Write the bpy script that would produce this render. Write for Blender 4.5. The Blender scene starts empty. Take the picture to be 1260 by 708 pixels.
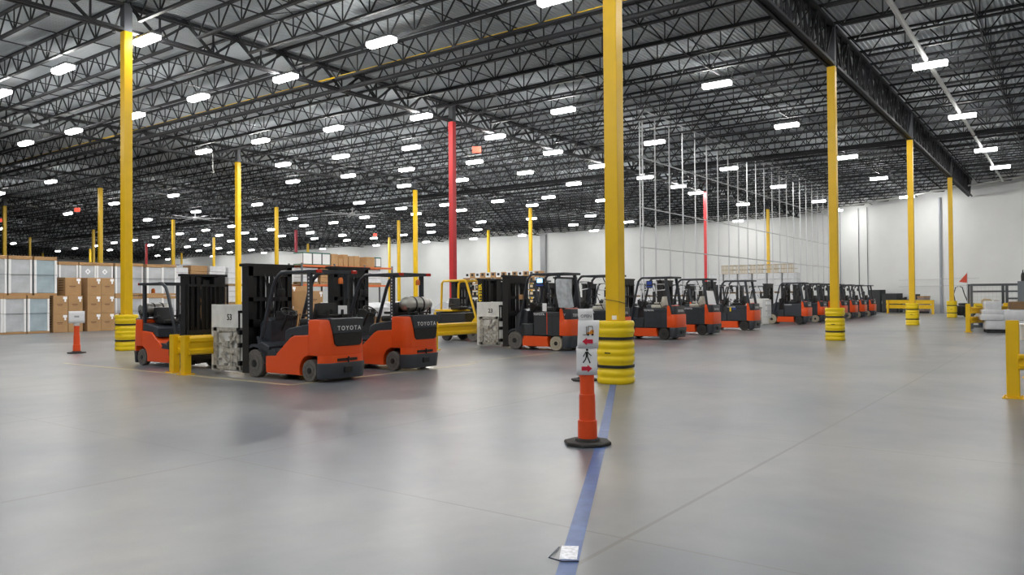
import bpy, bmesh, math, random
from mathutils import Vector, Matrix
random.seed(11)
R = math.radians
PI = math.pi
COL = bpy.context.scene.collection

# ------------------------------------------------------------------ materials
def mat(name, col, rough=0.5, metal=0.0, spec=0.5, noise=0.0, nscale=6.0, alpha=1.0, trans=0.0, bump=0.0, coat=0.0):
    m = bpy.data.materials.new(name); m.use_nodes = True
    nt = m.node_tree; b = nt.nodes['Principled BSDF']
    b.inputs['Base Color'].default_value = (*col, 1)
    b.inputs['Roughness'].default_value = rough
    b.inputs['Metallic'].default_value = metal
    b.inputs['Specular IOR Level'].default_value = spec
    b.inputs['Coat Weight'].default_value = coat
    b.inputs['Alpha'].default_value = alpha
    if trans: b.inputs['Transmission Weight'].default_value = trans
    if noise or bump:
        tc = nt.nodes.new('ShaderNodeTexCoord'); n = nt.nodes.new('ShaderNodeTexNoise')
        n.inputs['Scale'].default_value = nscale; n.inputs['Detail'].default_value = 4
        nt.links.new(tc.outputs['Object'], n.inputs['Vector'])
        if noise:
            r = nt.nodes.new('ShaderNodeValToRGB')
            r.color_ramp.elements[0].position = 0.3; r.color_ramp.elements[1].position = 0.7
            r.color_ramp.elements[0].color = (*[c * (1 - noise) for c in col], 1)
            r.color_ramp.elements[1].color = (*[min(1, c * (1 + noise)) for c in col], 1)
            nt.links.new(n.outputs['Fac'], r.inputs['Fac'])
            nt.links.new(r.outputs['Color'], b.inputs['Base Color'])
        if bump:
            bp = nt.nodes.new('ShaderNodeBump'); bp.inputs['Strength'].default_value = bump
            bp.inputs['Distance'].default_value = 0.05
            nt.links.new(n.outputs['Fac'], bp.inputs['Height'])
            nt.links.new(bp.outputs['Normal'], b.inputs['Normal'])
    return m

def emis(name, col, strength):
    m = bpy.data.materials.new(name); m.use_nodes = True
    b = m.node_tree.nodes['Principled BSDF']
    b.inputs['Base Color'].default_value = (*col, 1)
    b.inputs['Emission Color'].default_value = (*col, 1)
    b.inputs['Emission Strength'].default_value = strength
    return m

M = {}
M['steel'] = mat('dark_steel_paint', (0.020, 0.021, 0.024), 0.6, spec=0.3)
M['deck'] = mat('galvanised_roof_deck', (0.48, 0.515, 0.535), 0.85, spec=0.25, noise=0.06, nscale=0.8)
M['yellow'] = mat('safety_yellow_paint', (0.86, 0.53, 0.006), 0.35, noise=0.04, nscale=3)
M['guardyellow'] = mat('yellow_polyethylene', (0.95, 0.68, 0.003), 0.35)
M['red'] = mat('red_column_paint', (0.52, 0.018, 0.022), 0.4)
M['darkred'] = mat('dark_red_column_paint', (0.30, 0.015, 0.03), 0.4)
M['colgrey'] = mat('dark_grey_column_paint', (0.085, 0.09, 0.10), 0.5)
M['orange'] = mat('forklift_orange', (0.86, 0.092, 0.010), 0.35, coat=0.1)
M['charcoal'] = mat('forklift_charcoal', (0.036, 0.042, 0.052), 0.36, noise=0.06, nscale=8)
M['black'] = mat('black_steel', (0.009, 0.009, 0.010), 0.42)
M['blackplastic'] = mat('black_plastic', (0.014, 0.014, 0.015), 0.5)
M['rubber'] = mat('rubber', (0.035, 0.033, 0.031), 0.8, noise=0.2, nscale=20)
M['rubber_worn'] = mat('worn_grey_rubber', (0.125, 0.115, 0.105), 0.85, noise=0.2, nscale=20)
M['rubber_cream'] = mat('cream_rubber', (0.42, 0.37, 0.28), 0.8, noise=0.1, nscale=20)
M['silver'] = mat('brushed_aluminium', (0.42, 0.41, 0.38), 0.35, metal=0.75, noise=0.08, nscale=15)
M['chrome'] = mat('chrome', (0.7, 0.7, 0.7), 0.15, metal=1.0)
M['white'] = mat('white_panel', (0.78, 0.79, 0.80), 0.5)
M['clamp'] = mat('white_worn_clamp_paint', (0.76, 0.76, 0.73), 0.45, noise=0.10, nscale=5)
M['clampgrey'] = mat('dirty_clamp_frame', (0.42, 0.40, 0.36), 0.5, noise=0.35, nscale=14)
M['lettering'] = mat('silver_lettering', (0.72, 0.73, 0.75), 0.3)
M['blackink'] = mat('black_ink', (0.01, 0.01, 0.01), 0.6)
M['redink'] = mat('red_ink', (0.62, 0.012, 0.045), 0.6)
M['blueink'] = mat('blue_ink', (0.02, 0.06, 0.35), 0.6)
M['orangeink'] = mat('orange_ink', (0.85, 0.30, 0.03), 0.6)
M['paper'] = mat('white_paper', (0.92, 0.92, 0.94), 0.7)
M['coneorange'] = mat('traffic_orange', (0.86, 0.085, 0.012), 0.4)
M['reflective'] = mat('reflective_band', (0.65, 0.63, 0.62), 0.3)
M['carton'] = mat('brown_cardboard', (0.40, 0.235, 0.105), 0.75, noise=0.08, nscale=3)
M['cartondark'] = mat('dark_cardboard', (0.22, 0.13, 0.065), 0.75, noise=0.1, nscale=3)
M['cartonprint'] = mat('cardboard_print', (0.13, 0.055, 0.03), 0.8)
M['wrap'] = mat('stretch_wrap_over_grey', (0.48, 0.50, 0.52), 0.16, noise=0.12, nscale=2, bump=0.35)
M['wrapblue'] = mat('stretch_wrap_over_blue_grey', (0.35, 0.43, 0.47), 0.16, noise=0.12, nscale=2, bump=0.35)
M['wrapwhite'] = mat('white_stretch_wrap', (0.70, 0.71, 0.73), 0.2, noise=0.08, nscale=4, bump=0.35)
M['foam'] = mat('white_foam_post', (0.80, 0.80, 0.80), 0.6)
M['bag'] = mat('clear_plastic_bag', (0.62, 0.66, 0.70), 0.12, noise=0.2, nscale=9, bump=0.5, alpha=0.80)
M['glassgrey'] = mat('smoked_clear_panel', (0.07, 0.08, 0.09), 0.1, alpha=0.7)
M['blue'] = mat('blue_plastic', (0.02, 0.075, 0.17), 0.45)
M['navy'] = mat('navy_plastic', (0.015, 0.03, 0.07), 0.45)
M['screen'] = emis('lit_screen', (0.35, 0.72, 1.0), 1.6)
M['amber'] = mat('amber_lens', (0.75, 0.17, 0.02), 0.25)
M['redlens'] = mat('red_lens', (0.5, 0.03, 0.02), 0.25)
M['seatcover'] = mat('cream_plastic_seat_cover', (0.62, 0.60, 0.52), 0.3, noise=0.12, nscale=9, bump=0.4)
M['greysteel'] = mat('grey_bench_steel', (0.11, 0.12, 0.13), 0.45)
M['galv'] = mat('galvanised_strut', (0.60, 0.61, 0.62), 0.5)
M['pipewhite'] = mat('light_grey_pipe', (0.60, 0.60, 0.58), 0.45)
M['fixture'] = mat('fixture_housing', (0.16, 0.165, 0.17), 0.6, spec=0.2)
M['tape'] = mat('blue_floor_tape', (0.062, 0.125, 0.33), 0.45, noise=0.22, nscale=7)
M['tapewhite'] = mat('clear_white_tape', (0.72, 0.74, 0.80), 0.2, noise=0.25, nscale=40)
M['lineyellow'] = mat('worn_yellow_floor_paint', (0.52, 0.46, 0.27), 0.4, noise=0.15, nscale=4)
M['wood'] = mat('pallet_wood', (0.34, 0.23, 0.12), 0.8, noise=0.15, nscale=6)
M['rackorange'] = mat('rack_beam_orange', (0.62, 0.14, 0.04), 0.5)
M['green'] = mat('green_trim', (0.01, 0.12, 0.09), 0.5)
M['beige'] = mat('beige_mesh', (0.55, 0.45, 0.30), 0.6, noise=0.1, nscale=5)
M['flag'] = mat('orange_flag_cloth', (0.85, 0.12, 0.07), 0.7)
M['signred'] = emis('lit_red_sign', (0.85, 0.10, 0.06), 0.7)
M['lamp'] = emis('led_lens', (1.0, 0.985, 0.955), 1.0)

# floor: polished concrete with saw-cut joints
def floor_mat():
    m = bpy.data.materials.new('polished_concrete'); m.use_nodes = True
    nt = m.node_tree; N = nt.nodes; L = nt.links; b = N['Principled BSDF']
    tc = N.new('ShaderNodeTexCoord')
    def noise(scale, detail=5, rough=0.55, dist=0.0):
        n = N.new('ShaderNodeTexNoise'); n.inputs['Scale'].default_value = scale
        n.inputs['Detail'].default_value = detail; n.inputs['Roughness'].default_value = rough
        n.inputs['Distortion'].default_value = dist
        L.new(tc.outputs['Object'], n.inputs['Vector']); return n
    def ramp(src, stops):
        r = N.new('ShaderNodeValToRGB'); e = r.color_ramp.elements
        e[0].position, e[0].color = stops[0][0], (*stops[0][1], 1)
        e[1].position, e[1].color = stops[-1][0], (*stops[-1][1], 1)
        for p, c in stops[1:-1]:
            k = e.new(p); k.color = (*c, 1)
        L.new(src, r.inputs['Fac']); return r
    n1 = noise(0.22, 5, 0.6, 0.4); n2 = noise(2.2, 6, 0.65); n3 = noise(14, 3)
    c1 = ramp(n1.outputs['Fac'], [(0.38, (0.140, 0.156, 0.184)), (0.5, (0.200, 0.209, 0.220)), (0.62, (0.262, 0.264, 0.259))])
    c2 = ramp(n2.outputs['Fac'], [(0.25, (0.86, 0.86, 0.87)), (0.75, (1.0, 1.0, 1.0))])
    mx = N.new('ShaderNodeMix'); mx.data_type = 'RGBA'; mx.blend_type = 'MULTIPLY'; mx.inputs['Factor'].default_value = 1
    L.new(c1.outputs['Color'], mx.inputs['A']); L.new(c2.outputs['Color'], mx.inputs['B'])
    sep = N.new('ShaderNodeSeparateXYZ'); L.new(tc.outputs['Object'], sep.inputs['Vector'])
    def line(axis, off, pitch, w):
        a = N.new('ShaderNodeMath'); a.operation = 'ADD'; a.inputs[1].default_value = -off + 400 * pitch + pitch / 2
        L.new(sep.outputs[axis], a.inputs[0])
        mo = N.new('ShaderNodeMath'); mo.operation = 'MODULO'; mo.inputs[1].default_value = pitch; L.new(a.outputs[0], mo.inputs[0])
        s = N.new('ShaderNodeMath'); s.operation = 'SUBTRACT'; s.inputs[1].default_value = pitch / 2; L.new(mo.outputs[0], s.inputs[0])
        ab = N.new('ShaderNodeMath'); ab.operation = 'ABSOLUTE'; L.new(s.outputs[0], ab.inputs[0])
        lt = N.new('ShaderNodeMath'); lt.operation = 'LESS_THAN'; lt.inputs[1].default_value = w; L.new(ab.outputs[0], lt.inputs[0])
        return lt
    lx = line('X', 11.678, 3.748, 0.008); ly = line('Y', 6.365, 4.1355, 0.016)
    mxx = N.new('ShaderNodeMath'); mxx.operation = 'MAXIMUM'; L.new(lx.outputs[0], mxx.inputs[0]); L.new(ly.outputs[0], mxx.inputs[1])
    fac = N.new('ShaderNodeMath'); fac.operation = 'MULTIPLY'; fac.inputs[1].default_value = 0.6; L.new(mxx.outputs[0], fac.inputs[0])
    mj = N.new('ShaderNodeMix'); mj.data_type = 'RGBA'
    L.new(fac.outputs[0], mj.inputs['Factor']); L.new(mx.outputs['Result'], mj.inputs['A']); mj.inputs['B'].default_value = (0.10, 0.095, 0.085, 1)
    L.new(mj.outputs['Result'], b.inputs['Base Color'])
    n4 = noise(0.5, 2, 0.4)
    rr = ramp(n4.outputs['Fac'], [(0.25, (0.288,) * 3), (0.75, (0.335,) * 3)])
    L.new(rr.outputs['Color'], b.inputs['Roughness'])
    b.inputs['Specular IOR Level'].default_value = 0.5
    return m
M['floor'] = floor_mat()

def wall_mat():
    m = mat('white_painted_tilt_up_concrete', (0.80, 0.81, 0.80), 0.6, noise=0.03, nscale=0.5)
    return m
M['wall'] = wall_mat()

# ------------------------------------------------------------------ mesh helpers
class MB:
    def __init__(s): s.bm = bmesh.new()
    def box(s, x0, x1, y0, y1, z0, z1, bev=0.0, seg=2):
        bm = s.bm
        v = [bm.verts.new((x, y, z)) for z in (z0, z1) for y in (y0, y1) for x in (x0, x1)]
        f = [bm.faces.new([v[i] for i in q]) for q in ((0, 2, 3, 1), (4, 5, 7, 6), (0, 1, 5, 4), (2, 6, 7, 3), (0, 4, 6, 2), (1, 3, 7, 5))]
        if bev:
            es = list({e for g in f for e in g.edges})
            bmesh.ops.bevel(bm, geom=es, offset=bev, segments=seg, affect='EDGES', profile=0.5)
        return s
    def prism(s, pts, a0, a1, axis='X', bev=0.0, seg=2):
        """pts: polygon in the plane normal to axis. axis X -> (y,z); Y -> (x,z); Z -> (x,y)"""
        bm = s.bm
        def P(p, a):
            return {'X': (a, p[0], p[1]), 'Y': (p[0], a, p[1]), 'Z': (p[0], p[1], a)}[axis]
        lo = [bm.verts.new(P(p, a0)) for p in pts]; hi = [bm.verts.new(P(p, a1)) for p in pts]
        n = len(pts); fs = [bm.faces.new(lo), bm.faces.new(list(reversed(hi)))]
        for i in range(n):
            fs.append(bm.faces.new([lo[i], hi[i], hi[(i + 1) % n], lo[(i + 1) % n]]))
        bmesh.ops.recalc_face_normals(bm, faces=fs)
        if bev:
            es = list({e for f in fs[:2] for e in f.edges})
            bmesh.ops.bevel(bm, geom=es, offset=bev, segments=seg, affect='EDGES', profile=0.5)
        return s
    def bar(s, p0, p1, w, h=None, up=(0, 0, 1)):
        """rectangular bar between two points"""
        h = h or w; p0 = Vector(p0); p1 = Vector(p1); d = (p1 - p0).normalized(); up = Vector(up)
        if abs(d.dot(up)) > 0.98: up = Vector((1, 0, 0)) if abs(d.x) < 0.9 else Vector((0, 1, 0))
        a = d.cross(up).normalized() * w / 2; b = a.cross(d).normalized() * h / 2
        bm = s.bm; v = []
        for p in (p0, p1):
            for q in (-a - b, a - b, a + b, -a + b): v.append(bm.verts.new(p + q))
        for q in ((0, 3, 2, 1), (4, 5, 6, 7), (0, 1, 5, 4), (1, 2, 6, 5), (2, 3, 7, 6), (3, 0, 4, 7)): bm.faces.new([v[i] for i in q])
        return s
    def tube(s, pts, r, seg=10, closed=False, rs=None):
        bm = s.bm; P = [Vector(p) for p in pts]; n = len(P); rings = []
        ref = None
        for i, p in enumerate(P):
            if closed: d = (P[(i + 1) % n] - P[i - 1]).normalized()
            else: d = ((P[min(i + 1, n - 1)] - P[max(i - 1, 0)])).normalized()
            if ref is None or abs(d.dot(ref)) > 0.95:
                ref = Vector((0, 0, 1)) if abs(d.z) < 0.9 else Vector((1, 0, 0))
            a = d.cross(ref).normalized(); b = d.cross(a).normalized()
            rr = rs[i] if rs else r
            rings.append([bm.verts.new(p + a * math.cos(2 * PI * k / seg) * rr + b * math.sin(2 * PI * k / seg) * rr) for k in range(seg)])
            ref = b if False else ref
        m = n if closed else n - 1
        for i in range(m):
            A, B = rings[i], rings[(i + 1) % n]
            for k in range(seg):
                try: bm.faces.new([A[k], A[(k + 1) % seg], B[(k + 1) % seg], B[k]])
                except ValueError: pass
        if not closed:
            bm.faces.new(list(reversed(rings[0]))); bm.faces.new(rings[-1])
        return s
    def lathe(s, prof, c=(0, 0, 0), axis='Z', seg=32):
        """prof: list of (r, a) along the axis"""
        bm = s.bm; rings = []; c = Vector(c)
        for r, a in prof:
            ring = []
            for k in range(seg):
                t = 2 * PI * k / seg; u, v = r * math.cos(t), r * math.sin(t)
                q = {'Z': (u, v, a), 'X': (a, u, v), 'Y': (u, a, v)}[axis]
                ring.append(bm.verts.new(c + Vector(q)))
            rings.append(ring)
        fs = []
        for i in range(len(rings) - 1):
            for k in range(seg):
                fs.append(bm.faces.new([rings[i][k], rings[i][(k + 1) % seg], rings[i + 1][(k + 1) % seg], rings[i + 1][k]]))
        fs.append(bm.faces.new(rings[0])); fs.append(bm.faces.new(rings[-1]))
        bmesh.ops.recalc_face_normals(bm, faces=fs)
        return s
    def mesh(s, name, m, smooth=False):
        bmesh.ops.recalc_face_normals(s.bm, faces=s.bm.faces)
        me = bpy.data.meshes.new(name); s.bm.to_mesh(me); s.bm.free()
        me.materials.append(m)
        if smooth:
            me.polygons.foreach_set('use_smooth', [True] * len(me.polygons))
            try: me.set_sharp_from_angle(angle=R(38))
            except Exception: pass
        return me
    def build(s, name, m, parent=None, loc=None, smooth=False, rz=0.0):
        return put(name, s.mesh(name, m, smooth), parent, loc, rz)

def put(name, me, parent=None, loc=None, rz=0.0):
    o = bpy.data.objects.new(name, me); COL.objects.link(o)
    if parent is not None: o.parent = parent
    if loc is not None: o.location = loc
    if rz: o.rotation_euler.z = rz
    return o

def tag(o, label=None, cat=None, group=None, kind=None):
    if label: o['label'] = label
    if cat: o['category'] = cat
    if group: o['group'] = group
    if kind: o['kind'] = kind
    return o

def thing(name, label, cat, loc=(0, 0, 0), rz=0.0, group=None, kind=None):
    o = bpy.data.objects.new(name, None); COL.objects.link(o)
    o.location = loc; o.rotation_euler.z = rz; o.empty_display_size = 0.2
    return tag(o, label, cat, group, kind)

def struct(o): o['kind'] = 'structure'; return o

def copy_tree(o, parent=None):
    c = o.copy(); COL.objects.link(c); c.parent = parent
    for ch in list(o.children): copy_tree(ch, c)
    return c

CACHE = {}
def cached(key, fn):
    if key not in CACHE: CACHE[key] = fn()
    return CACHE[key]

def text_mesh(body, size, depth, m, bold=0.0, spacing=1.0, align='CENTER'):
    key = ('text', body, size, depth, m.name, bold, spacing)
    if key in CACHE: return CACHE[key]
    cu = bpy.data.curves.new('lettering', 'FONT'); cu.body = body; cu.size = size; cu.extrude = depth
    cu.offset = bold; cu.space_character = spacing; cu.align_x = align; cu.align_y = 'CENTER'; cu.resolution_u = 3
    o = bpy.data.objects.new('tmp_text', cu); COL.objects.link(o)
    bpy.context.view_layer.update()
    me = bpy.data.meshes.new_from_object(o.evaluated_get(bpy.context.evaluated_depsgraph_get()))
    bpy.data.objects.remove(o); me.materials.clear(); me.materials.append(m)
    CACHE[key] = me; return me

def text(body, size, m, parent, loc, face, depth=0.002, bold=0.0, spacing=1.0, name='lettering', tilt=0.0):
    """face: direction the lettering faces: '-X' or '-Y' (z up), or an angle in radians about z (0 = facing -Y)"""
    o = put(name, text_mesh(body, size, depth, m, bold, spacing), parent, loc)
    a = {'-Y': 0.0, '-X': -PI / 2, '+X': PI / 2, '+Y': PI}.get(face, face)
    o.rotation_euler = (PI / 2, tilt, a) if not tilt else (Matrix.Rotation(a, 3, 'Z') @ Matrix.Rotation(PI / 2, 3, 'X') @ Matrix.Rotation(tilt, 3, 'Z')).to_euler()
    return o

def rplan(hw, y0, y1, r, n=6):
    """plan outline: straight front at y0, rounded rear corners at y1 (< y0)"""
    P = [(-hw, y0)] + [(-hw + r - r * math.cos(R(90 * i / n)), y1 + r - r * math.sin(R(90 * i / n))) for i in range(n + 1)]
    P += [(hw - r + r * math.sin(R(90 * i / n)), y1 + r - r * math.cos(R(90 * i / n))) for i in range(n + 1)] + [(hw, y0)]
    return P
def arc(cy, cz, r, a0, a1, n=8):
    return [(cy + r * math.cos(R(a0 + (a1 - a0) * i / n)), cz + r * math.sin(R(a0 + (a1 - a0) * i / n))) for i in range(n + 1)]

# ------------------------------------------------------------------ building grid
X0, Y0, A, B = 11.678, 6.365, 14.993, 16.542
DECK = 10.52
ZG = lambda j: 9.05 if j == 0 else 9.58        # underside of the girder line = top of the coloured paint
WALLX = 82.5
def diag_x(y):                                  # the angled wall, from its corner with the far wall to the camera's right
    return 69.2 + (y - 6.4) * (13.3 / 16.8)
YC = 23.2

# floor, walls, roof deck
flo = MB().box(-26, 92, -26, 161, -0.25, 0).build('floor', M['floor']); struct(flo)
wf = MB()
wf.box(WALLX, WALLX + 0.3, YC, 160, 0, DECK)
struct(wf.build('wall_far', M['wall']))
wr = MB(); ya = -26
p0 = Vector((diag_x(YC), YC)); p1 = Vector((diag_x(ya), ya)); nrm = Vector((p0.y - p1.y, -(p0.x - p1.x))).normalized() * 0.3
wr.prism([(p0.x, p0.y), (p1.x, p1.y), (p1.x + nrm.x, p1.y + nrm.y), (p0.x + nrm.x, p0.y + nrm.y)], 0, DECK, 'Z')
struct(wr.build('wall_right', M['wall']))
struct(MB().box(-26, WALLX + 0.3, 160, 160.3, 0, DECK).build('wall_left', M['wall']))
struct(MB().box(-26.3, -26, -26, 160.3, 0, DECK).build('wall_back', M['wall']))
struct(MB().box(-26, 44, -26.3, -26, 0, DECK).build('wall_near', M['wall']))

def deck():
    bm = bmesh.new(); y = -26.0; prof = []
    while y < 160:
        prof += [(y, DECK), (y + 0.045, DECK), (y + 0.06, DECK + 0.04), (y + 0.135, DECK + 0.04)]; y += 0.15
    prof.append((y, DECK))
    prev = None
    for (yy, z) in prof:
        v = (bm.verts.new((-26, yy, z)), bm.verts.new((90, yy, z)))
        if prev: bm.faces.new([prev[0], prev[1], v[1], v[0]])
        prev = v
    m = MB(); m.bm.free(); m.bm = bm
    m.box(-26, 90, -26, 160, DECK + 0.1, DECK + 0.3)
    return m
struct(deck().build('ceiling', M['deck']))

# ------------------------------------------------------------------ roof joists (span along y, eight per bay)
JB = DECK - 0.80
def joist_mesh(Ln):
    m = MB()
    for dx in (-0.022, 0.022):
        m.box(dx * 1.3 - 0.024, dx * 1.3 + 0.024, 0.05, Ln - 0.05, DECK - 0.075, DECK)
    m.box(-0.055, 0.055, 0.75, Ln - 0.75, JB, JB + 0.07)
    n = max(1, round((Ln - 1.5) / 1.18)); P = (Ln - 1.5) / n
    for k in range(n + 1):
        yb = 0.75 + k * P
        if k > 0 and k < n:
            m.bar((0, yb, JB + 0.03), (0, yb, DECK - 0.03), 0.032)
        m.bar((0, yb, JB + 0.03), (0, max(0.1, yb - P * 0.5), DECK - 0.03), 0.038)
        m.bar((0, yb, JB + 0.03), (0, min(Ln - 0.1, yb + P * 0.5), DECK - 0.03), 0.038)
    return m.mesh('roof_joist', M['steel'])
full = joist_mesh(B)
far = MB(); njo = 0
for j in range(-1, 9):
    ys = Y0 + j * B
    row = {-1: 'right edge bay', 0: 'bay over the orange forklifts', 1: 'bay behind the near red column',
           2: 'third bay from the right', 3: 'fourth bay from the right', 4: 'fifth bay from the right'}.get(j, 'far bays over stored goods')
    for k in range(-3, 39):
        x = X0 + k * A / 8
        if x > WALLX - 0.2: continue
        ya_, yb_ = ys, ys + B
        if j <= 0:
            # the bay stops where the angled wall crosses it
            if diag_x(yb_) < x + 0.3: continue
            yy = 6.4 + (x + 0.3 - 69.2) * (16.8 / 13.3)
            if yy > ya_ + 0.3: ya_ = yy
            if yb_ - ya_ < 2.2: continue
        me = full if abs(yb_ - ya_ - B) < 0.01 else joist_mesh(yb_ - ya_)
        if j <= 5 and njo < 300:
            o = put('roof_joist', me, None, (x, ya_, 0)); njo += 1
            tag(o, 'dark open web joist under the roof, %s' % row, 'roof joist', 'roof joists, %s' % row, 'thing')
        else:
            t = me.copy(); t.transform(Matrix.Translation((x, ya_, 0))); far.bm.from_mesh(t); bpy.data.meshes.remove(t)
fo = far.build('distant_roof_joists', M['steel'])
tag(fo, 'mass of dark open web joists over the most distant part of the warehouse', 'roof joists', kind='stuff')

# girders along x
def girder_mesh(x0, x1, zb, zt, heavy):
    m = MB(); c = 0.085 if not heavy else 0.11; w = 0.05 if not heavy else 0.06
    for s in (-1, 1):
        m.box(x0, x1, s * c - 0.045, s * c + 0.045, zb, zb + 0.09)
        m.box(x0, x1, s * c - 0.05, s * c + 0.05, zt - 0.1, zt)
    m.box(x0, x1, -c, c, zb + 0.06, zb + 0.075); m.box(x0, x1, -c, c, zt - 0.03, zt - 0.015)
    n = max(1, round((x1 - x0) / (A / 8))); P = (x1 - x0) / n
    for k in range(n):
        xa, xb, xm = x0 + k * P, x0 + (k + 1) * P, x0 + (k + 0.5) * P
        for s in ((-1, 1) if heavy else (0,)):
            m.bar((xa, s * 0.07, zt - 0.05), (xm, s * 0.07, zb + 0.05), w if heavy else 0.085, w if heavy else 0.07)
            m.bar((xb, s * 0.07, zt - 0.05), (xm, s * 0.07, zb + 0.05), w if heavy else 0.085, w if heavy else 0.07)
            m.bar((xm, s * 0.07, zb + 0.05), (xm, s * 0.07, zt - 0.05), 0.05)
            if heavy: m.bar((xa + 0.02, s * 0.07, zb + 0.05), (xa + 0.02, s * 0.07, zt - 0.05), 0.06)
    return m
GZT = DECK - 0.10
gdesc = {0: 'heavy lattice girder with paired webs at the upper right', 1: 'lattice girder over the near red column',
         2: 'lattice girder next left of the near red column girder'}
for j in range(0, 10):
    for i in range(-1, 5):
        xa = X0 + i * A; xb = xa + A
        if j == 0 and i == 3: xb = diag_x(Y0) - 0.3
        elif j == 0 and i > 3: continue
        elif i == 4: xb = WALLX - 0.05
        if j == 1 and i == 4: xb = WALLX - 0.6
        y = Y0 + j * B
        if y > 159: continue
        xa2, xb2 = xa + 0.13, xb - 0.13
        if j == 0: g = girder_mesh(xa2, xb2, ZG(0), GZT, True)
        else: g = girder_mesh(xa2, xb2, ZG(j), GZT, False)
        o = g.build('roof_girder', M['steel'], None, (0, y, 0))
        seg = {-1: 'above the camera side', 0: 'nearest span', 1: 'second span away', 2: 'third span away', 3: 'fourth span away', 4: 'last span at the far wall'}[i]
        lab = (gdesc[j] + ', ' + seg) if j in gdesc else 'dark lattice girder over the left rear storage area, ' + seg
        tag(o, lab, 'roof girder', 'lattice girders', 'thing')
# joist bridging: long thin angles along x, top and bottom of the joists, with crossed pairs here and there
bl = 0
for j in range(-1, 5):
    for fr in (0.25, 0.5, 0.75):
        y = Y0 + (j + fr) * B
        xmax = (diag_x(y) - 0.4) if y < YC else WALLX - 0.3
        m = MB(); m.box(X0 - A, xmax, y - 0.018, y + 0.018, JB - 0.03, JB)
        m.box(X0 - A, xmax, y + 0.1, y + 0.136, DECK - 0.12, DECK - 0.09)
        for k in range(-8, 36, 3):
            xa = X0 + k * A / 8
            if xa + A / 8 > xmax: break
            m.bar((xa, y, JB), (xa + A / 8, y, DECK - 0.08), 0.022); m.bar((xa, y, DECK - 0.08), (xa + A / 8, y, JB), 0.022)
        o = m.build('joist_bridging', M['steel'])
        tag(o, 'thin dark bridging angle running across the undersides of the roof joists', 'bridging', 'bridging lines', 'thing')

# ------------------------------------------------------------------ columns and their guards
coldesc = {
    (0, 0): 'thick yellow steel column in the centre foreground', (1, 0): 'yellow column right of centre carrying the heavy girder',
    (2, 0): 'yellow column standing second behind the one right of centre', (3, 0): 'rearmost yellow column of the right hand row by the white wall',
    (0, 1): 'tall yellow column at the left beside the first forklift', (1, 1): 'bright red steel column behind the yellow forklift',
    (3, 1): 'red steel column rising behind the forklift row near the strut frame', (1, 2): 'yellow column behind the white clamp plate numbered 53',
    (2, 2): 'yellow column rising behind the forklift with the gas cylinder', (3, 4): 'dark red column left of centre in the distance',
    (4, 1): 'thin yellow column by the wall beyond the strut frame', (3, 2): 'yellow column just left of the grey wall pilaster',
    (2, 1): 'yellow column hidden behind the thick foreground column', (3, 6): 'small bright red column far left beyond the wrapped appliances',
    (1, 3): 'ochre yellow column rising behind the wrapped appliances, left of the tall near column', (1, 4): 'yellow column at the far left edge behind the wrapped appliances',
    (2, 3): 'yellow column above the mast of the leading orange forklift', (2, 4): 'yellow column above the gas forklift seen from its side',
    (3, 3): 'yellow column third from the right among the columns left of the red one', (4, 4): 'thin distant yellow column immediately left of its thicker neighbour',
    (4, 3): 'slim distant yellow column in front of the far wall, right of the red one', (3, 5): 'small yellow column in front of the far wall left of the dark red one',
    (4, 5): 'short looking yellow column stub above the glass sided crates', (2, 5): 'small ochre column beside another above the wrapped appliances',
    (2, 6): 'small ochre column low at the far left above the wrapped appliances', (3, 7): 'bright thin yellow column peeping over the wrapped appliances',
    (4, 7): 'tiny yellow column far away above the white wrapped goods',
}
def guard_mesh():
    n = 9; H = 1.07; prof = [(0.19, 0.0), (0.285, 0.0)]
    for i in range(n):
        z = H * i / n; h = H / n
        if i in (2, 6):      # strap grooves
            prof += [(0.288, z + 0.01), (0.288, z + h - 0.01)]
            continue
        prof += [(0.296, z + 0.010), (0.306, z + 0.03), (0.310, z + h * 0.5), (0.306, z + h - 0.03), (0.296, z + h - 0.010)]
    prof += [(0.285, H - 0.002), (0.19, H - 0.002), (0.19, 0.0)]
    return MB().lathe(prof, seg=40).mesh('column_guard', M['guardyellow'], True)
gm = guard_mesh()
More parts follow.
